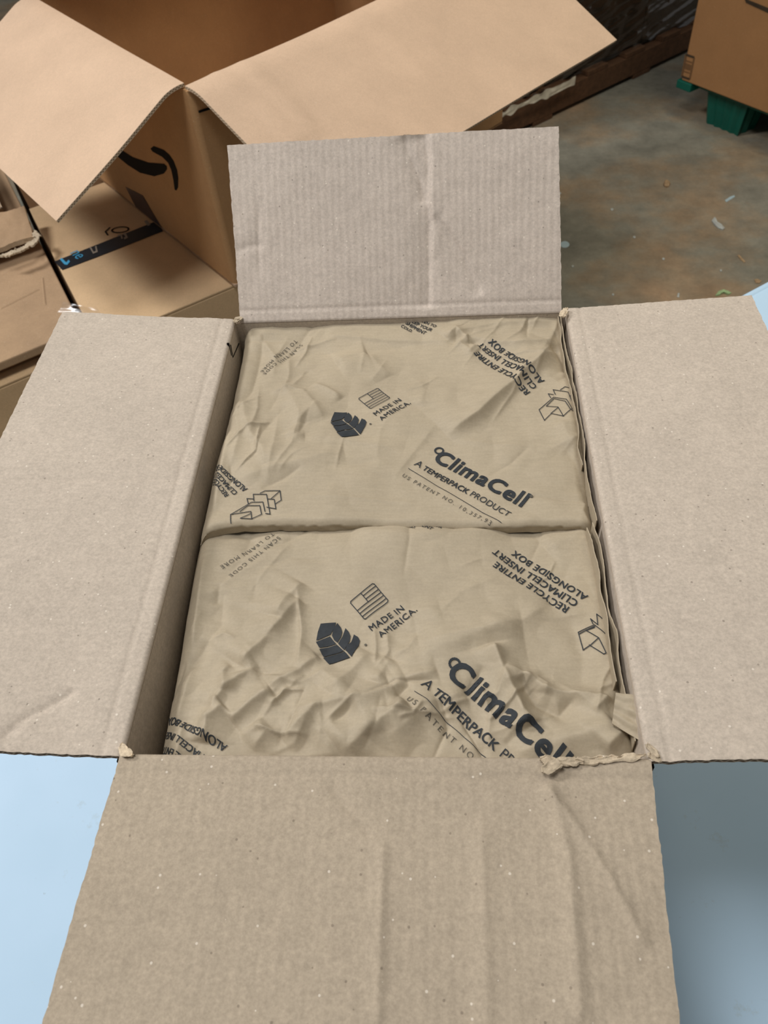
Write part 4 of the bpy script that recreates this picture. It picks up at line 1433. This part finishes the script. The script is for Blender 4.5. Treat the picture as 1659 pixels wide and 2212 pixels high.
cor = [face_pt(1482, 118), face_pt(1500, 124), face_pt(1490, 171), face_pt(1473, 165)]
for i in range(4):
    a, b = cor[i], cor[(i + 1) % 4]
    d = (b - a) / np.linalg.norm(b - a)
    s_ = np.cross(nf, d) * 0.004
    plateV = np.array([a - s_, b - s_, b + s_, a + s_]) + nf * 0.0015
    build('printed_frame', np.concatenate([plateV, plateV - nf * 0.001]), [[0, 1, 2, 3], [7, 6, 5, 4], [0, 4, 5, 1], [1, 5, 6, 2], [2, 6, 7, 3], [3, 7, 4, 0]], M_SHADE_AND_PRINT if i % 2 else M_STACK, rc)
for t0, t1 in ((0.22, 0.28), (0.36, 0.62), (0.72, 0.76)):
    f = lambda s, t: (cor[0] * (1 - s) + cor[1] * s) * (1 - t) + (cor[3] * (1 - s) + cor[2] * s) * t
    plateV = np.array([f(.15, t0), f(.85, t0), f(.85, t1), f(.15, t1)]) + nf * 0.0013
    build('printed_block', np.concatenate([plateV, plateV - nf * 0.0008]), [[0, 3, 2, 1], [4, 5, 6, 7], [0, 1, 5, 4], [1, 2, 6, 5], [2, 3, 7, 6], [3, 0, 4, 7]], M_SHADE_AND_PRINT, rc)
# hand hole slot near the top right
cor = [face_pt(1608, -4), face_pt(1662, 18), face_pt(1664, 30), face_pt(1612, 6)]
plateV = np.array(cor) + nf * 0.0015
build('hand_hole', np.concatenate([plateV, plateV - nf * 0.001]), [[0, 3, 2, 1], [4, 5, 6, 7], [0, 1, 5, 4], [1, 2, 6, 5], [2, 3, 7, 6], [3, 0, 4, 7]], M_STACK, rc)

# ------------------------------------------------------------------ film-wrapped stack on a wooden pallet
w0 = at(1250, 228, 0)[:2]
w1 = at(1480, 118, 0)[:2]
f1 = (w1 - w0) / np.linalg.norm(w1 - w0)
f2 = np.array([-f1[1], f1[0]])
wp0 = w0 - f1 * 1.0
pal = thing('wooden_pallet', 'old wooden pallet under the film-wrapped stack', 'pallet', (*(wp0 + f1 * 1.0 + f2 * 0.5), 0))
for k in (0.0, 0.46, 0.92):
    p = wp0 + f2 * k
    prism('stringer', [p, p + f1 * 2.2, p + f1 * 2.2 + f2 * 0.08, p + f2 * 0.08], 0.02, 0.11, M_WOOD, pal, 0.003)
for k in range(9):
    p = wp0 + f1 * (0.02 + k * 0.255)
    prism('deck_board', [p, p + f1 * 0.13, p + f1 * 0.13 + f2 * 1.0, p + f2 * 1.0], 0.1105, 0.13, M_WOOD, pal, 0.002)
for k in range(4):
    p = wp0 + f1 * (0.05 + k * 0.66)
    prism('bottom_board', [p, p + f1 * 0.12, p + f1 * 0.12 + f2 * 1.0, p + f2 * 1.0], 0.0, 0.0195, M_WOOD, pal, 0.002)
stk = thing('wrapped_stack', 'dark stack of goods wrapped in shiny stretch film', 'wrapped pallet load', (*(wp0 + f1 * 1.1 + f2 * 0.5), 0.131))
sp0 = wp0 + f1 * 0.04 + f2 * 0.03
for i in range(3):
    for j in range(4):
        p = sp0 + f1 * (i * 0.70) + f2 * 0.0
        prism('wrapped_carton', [p, p + f1 * 0.692, p + f1 * 0.692 + f2 * 0.9, p + f2 * 0.9], 0.132 + j * 0.40, 0.528 + j * 0.40, M_STACK, stk, 0.012)
# film: a puckered sheet drawn tight round the load
a3 = np.array([*(sp0 - f2 * 0.012 - f1 * 0.02), 0.1335])
nu, nv = 240, 220
s = np.linspace(0, 1, nu)[:, None] + np.zeros((1, nv))
t = np.linspace(0, 1, nv)[None, :] + np.zeros((nu, 1))
Lx, Lz = 2.16, 1.62
X, Z = s * Lx, t * Lz
dsp = 0.010 * np.abs(vnoise(X / 0.35 + Z / 0.2, Z / 0.018 - X / 0.10, 3)) + 0.006 * np.abs(vnoise(X / 0.12, Z / 0.03 - X / 0.12, 9)) + 0.004 * vnoise(X / 0.06, Z / 0.05, 4)
P = a3 + X[..., None] * np.array([*f1, 0]) + Z[..., None] * up1 - dsp[..., None] * np.array([*f2, 0])
slab('stretch_film', P, 0.0006, M_FILM, stk, label='shiny puckered stretch film')
# loose milky tail of film along the foot of the load
tp = [(1018, 278), (1060, 258), (1100, 236), (1150, 212), (1190, 196), (1238, 172)]
tpts = [on_plane(x, y, np.array([*(sp0 - f2 * 0.05), 0.2]), np.array([*f2, 0])) for x, y in tp]
tpts = np.array(tpts)
nl, nw = 90, 8
ii = np.linspace(0, len(tp) - 1, nl)
cl = np.stack([np.interp(ii, np.arange(len(tp)), tpts[:, k]) for k in range(3)], 1)
P = np.zeros((nl, nw, 3))
for k in range(nw):
    f = k / (nw - 1)
    hgt = 0.028 + 0.016 * vnoise(ii * 3, ii * 0, 6)
    P[:, k] = cl + (f - 0.5)[None] * 0 if False else cl
    P[:, k, 2] += (0.5 - f) * hgt
    bul = 0.004 * np.abs(vnoise(ii * 3, ii * 0 + f * 2, 7)) + 0.01
    P[:, k, 0] -= f2[0] * bul
    P[:, k, 1] -= f2[1] * bul
slab('film_tail', P, 0.0008, M_WFILM, stk, label='milky torn tail of film')


# ------------------------------------------------------------------ litter on the floor
def scrap(name, label, cat, pix, h, mat, seed, bend=0.0, group=None, z=0.0):
    """flat irregular scrap: outline in plan, domed a little so it reads as a lump or curl"""
    base = np.array([at(x, y, z)[:2] for x, y in pix])
    c = base.mean(0)
    rs = np.random.default_rng(seed)
    k = len(base)
    V, F = [], []
    for f, zz in ((1.0, 0.0), (1.02, h * 0.5), (0.7, h), ):
        for i, b in enumerate(base):
            p = c + (b - c) * f
            V.append([p[0], p[1], z + 0.0004 + zz * (1 + 0.3 * rs.uniform(-1, 1)) + (bend * (i % 2) if zz else 0)])
    V.append([c[0], c[1], z + h * 1.05])
    F.append(list(range(k - 1, -1, -1)))
    for r_ in range(2):
        for i in range(k):
            j = (i + 1) % k
            F.append([r_ * k + i, r_ * k + j, (r_ + 1) * k + j, (r_ + 1) * k + i])
    for i in range(k):
        F.append([2 * k + i, 2 * k + (i + 1) % k, 3 * k])
    o = build(name, V, F, mat, None, origin=(c[0], c[1], z))
    # make sure faces point outward
    bm = bmesh.new(); bm.from_mesh(o.data); bmesh.ops.recalc_face_normals(bm, faces=bm.faces); bm.to_mesh(o.data); bm.free()
    return tag(o, label, cat, group)


ell = lambda x, y, a, b, k=10, rot=0.0: [(x + a * math.cos(t) * math.cos(rot) - b * math.sin(t) * math.sin(rot), y + a * math.cos(t) * math.sin(rot) + b * math.sin(t) * math.cos(rot)) for t in np.linspace(0, 2 * math.pi, k + 1)[:-1]]
scrap('round_sticker', 'round pale blue dot on the floor beside the upright flap', 'sticker', ell(1220, 528.5, 10, 7, 14), 0.001, M_BIT_B, 1)
scrap('paper_scrap', 'torn grey paper scrap, largest litter on the open floor', 'scrap', [(1537, 478), (1543, 472), (1548, 480), (1558, 487), (1565, 494), (1561, 498), (1551, 494), (1543, 487)], 0.006, M_BIT_W, 2, 0.002)
scrap('paper_sliver', 'thin pale sliver on brown-stained floor below the grey paper scrap', 'scrap', [(1593, 553), (1596, 551), (1603, 559), (1610, 566), (1607, 568), (1600, 562)], 0.003, M_BIT_T, 3)
scrap('wood_chip', 'small tan chip on the floor below the green pallet', 'chip', ell(1440, 399, 7, 7, 8), 0.010, M_BIT_T, 4)
scrap('straw_bit', 'pale stick poking out behind the edge of the side flap', 'scrap', [(1462, 642), (1464, 634), (1468, 634), (1467, 643)], 0.003, M_BIT_W, 5)
scrap('plastic_strap', 'pale green curled strap on the floor by the white table corner', 'strap', [(1545, 640), (1552, 631), (1562, 627), (1571, 631), (1580, 634), (1572, 638), (1563, 633), (1554, 639)], 0.006, M_BIT_G, 6, 0.002)
scrap('dried_leaf', 'brown leaf-like scrap on the floor next to the white table edge', 'scrap', [(1629, 605), (1636, 604), (1645, 608), (1640, 613), (1632, 612)], 0.004, M_BIT_T, 7, 0.001)
scrap('tape_scrap', 'faint grey film scrap above the grey paper scrap', 'scrap', [(1566, 433), (1576, 426), (1586, 422), (1587, 426), (1577, 432), (1569, 437)], 0.002, M_BIT_B, 8)
for i, (x, y, r_) in enumerate(((1322, 453, 3.2), (1433, 560, 3), (1237, 576, 2.8), (1209, 418, 3.2), (1557, 585, 2.6), (1324, 637, 2.6), (1370, 513, 3))):
    scrap('crumb', 'tiny pale crumb on the concrete floor', 'crumb', ell(x, y, r_, r_ * 0.8, 7), 0.003, M_BIT_W, 20 + i, group='tiny pale crumbs on the floor')
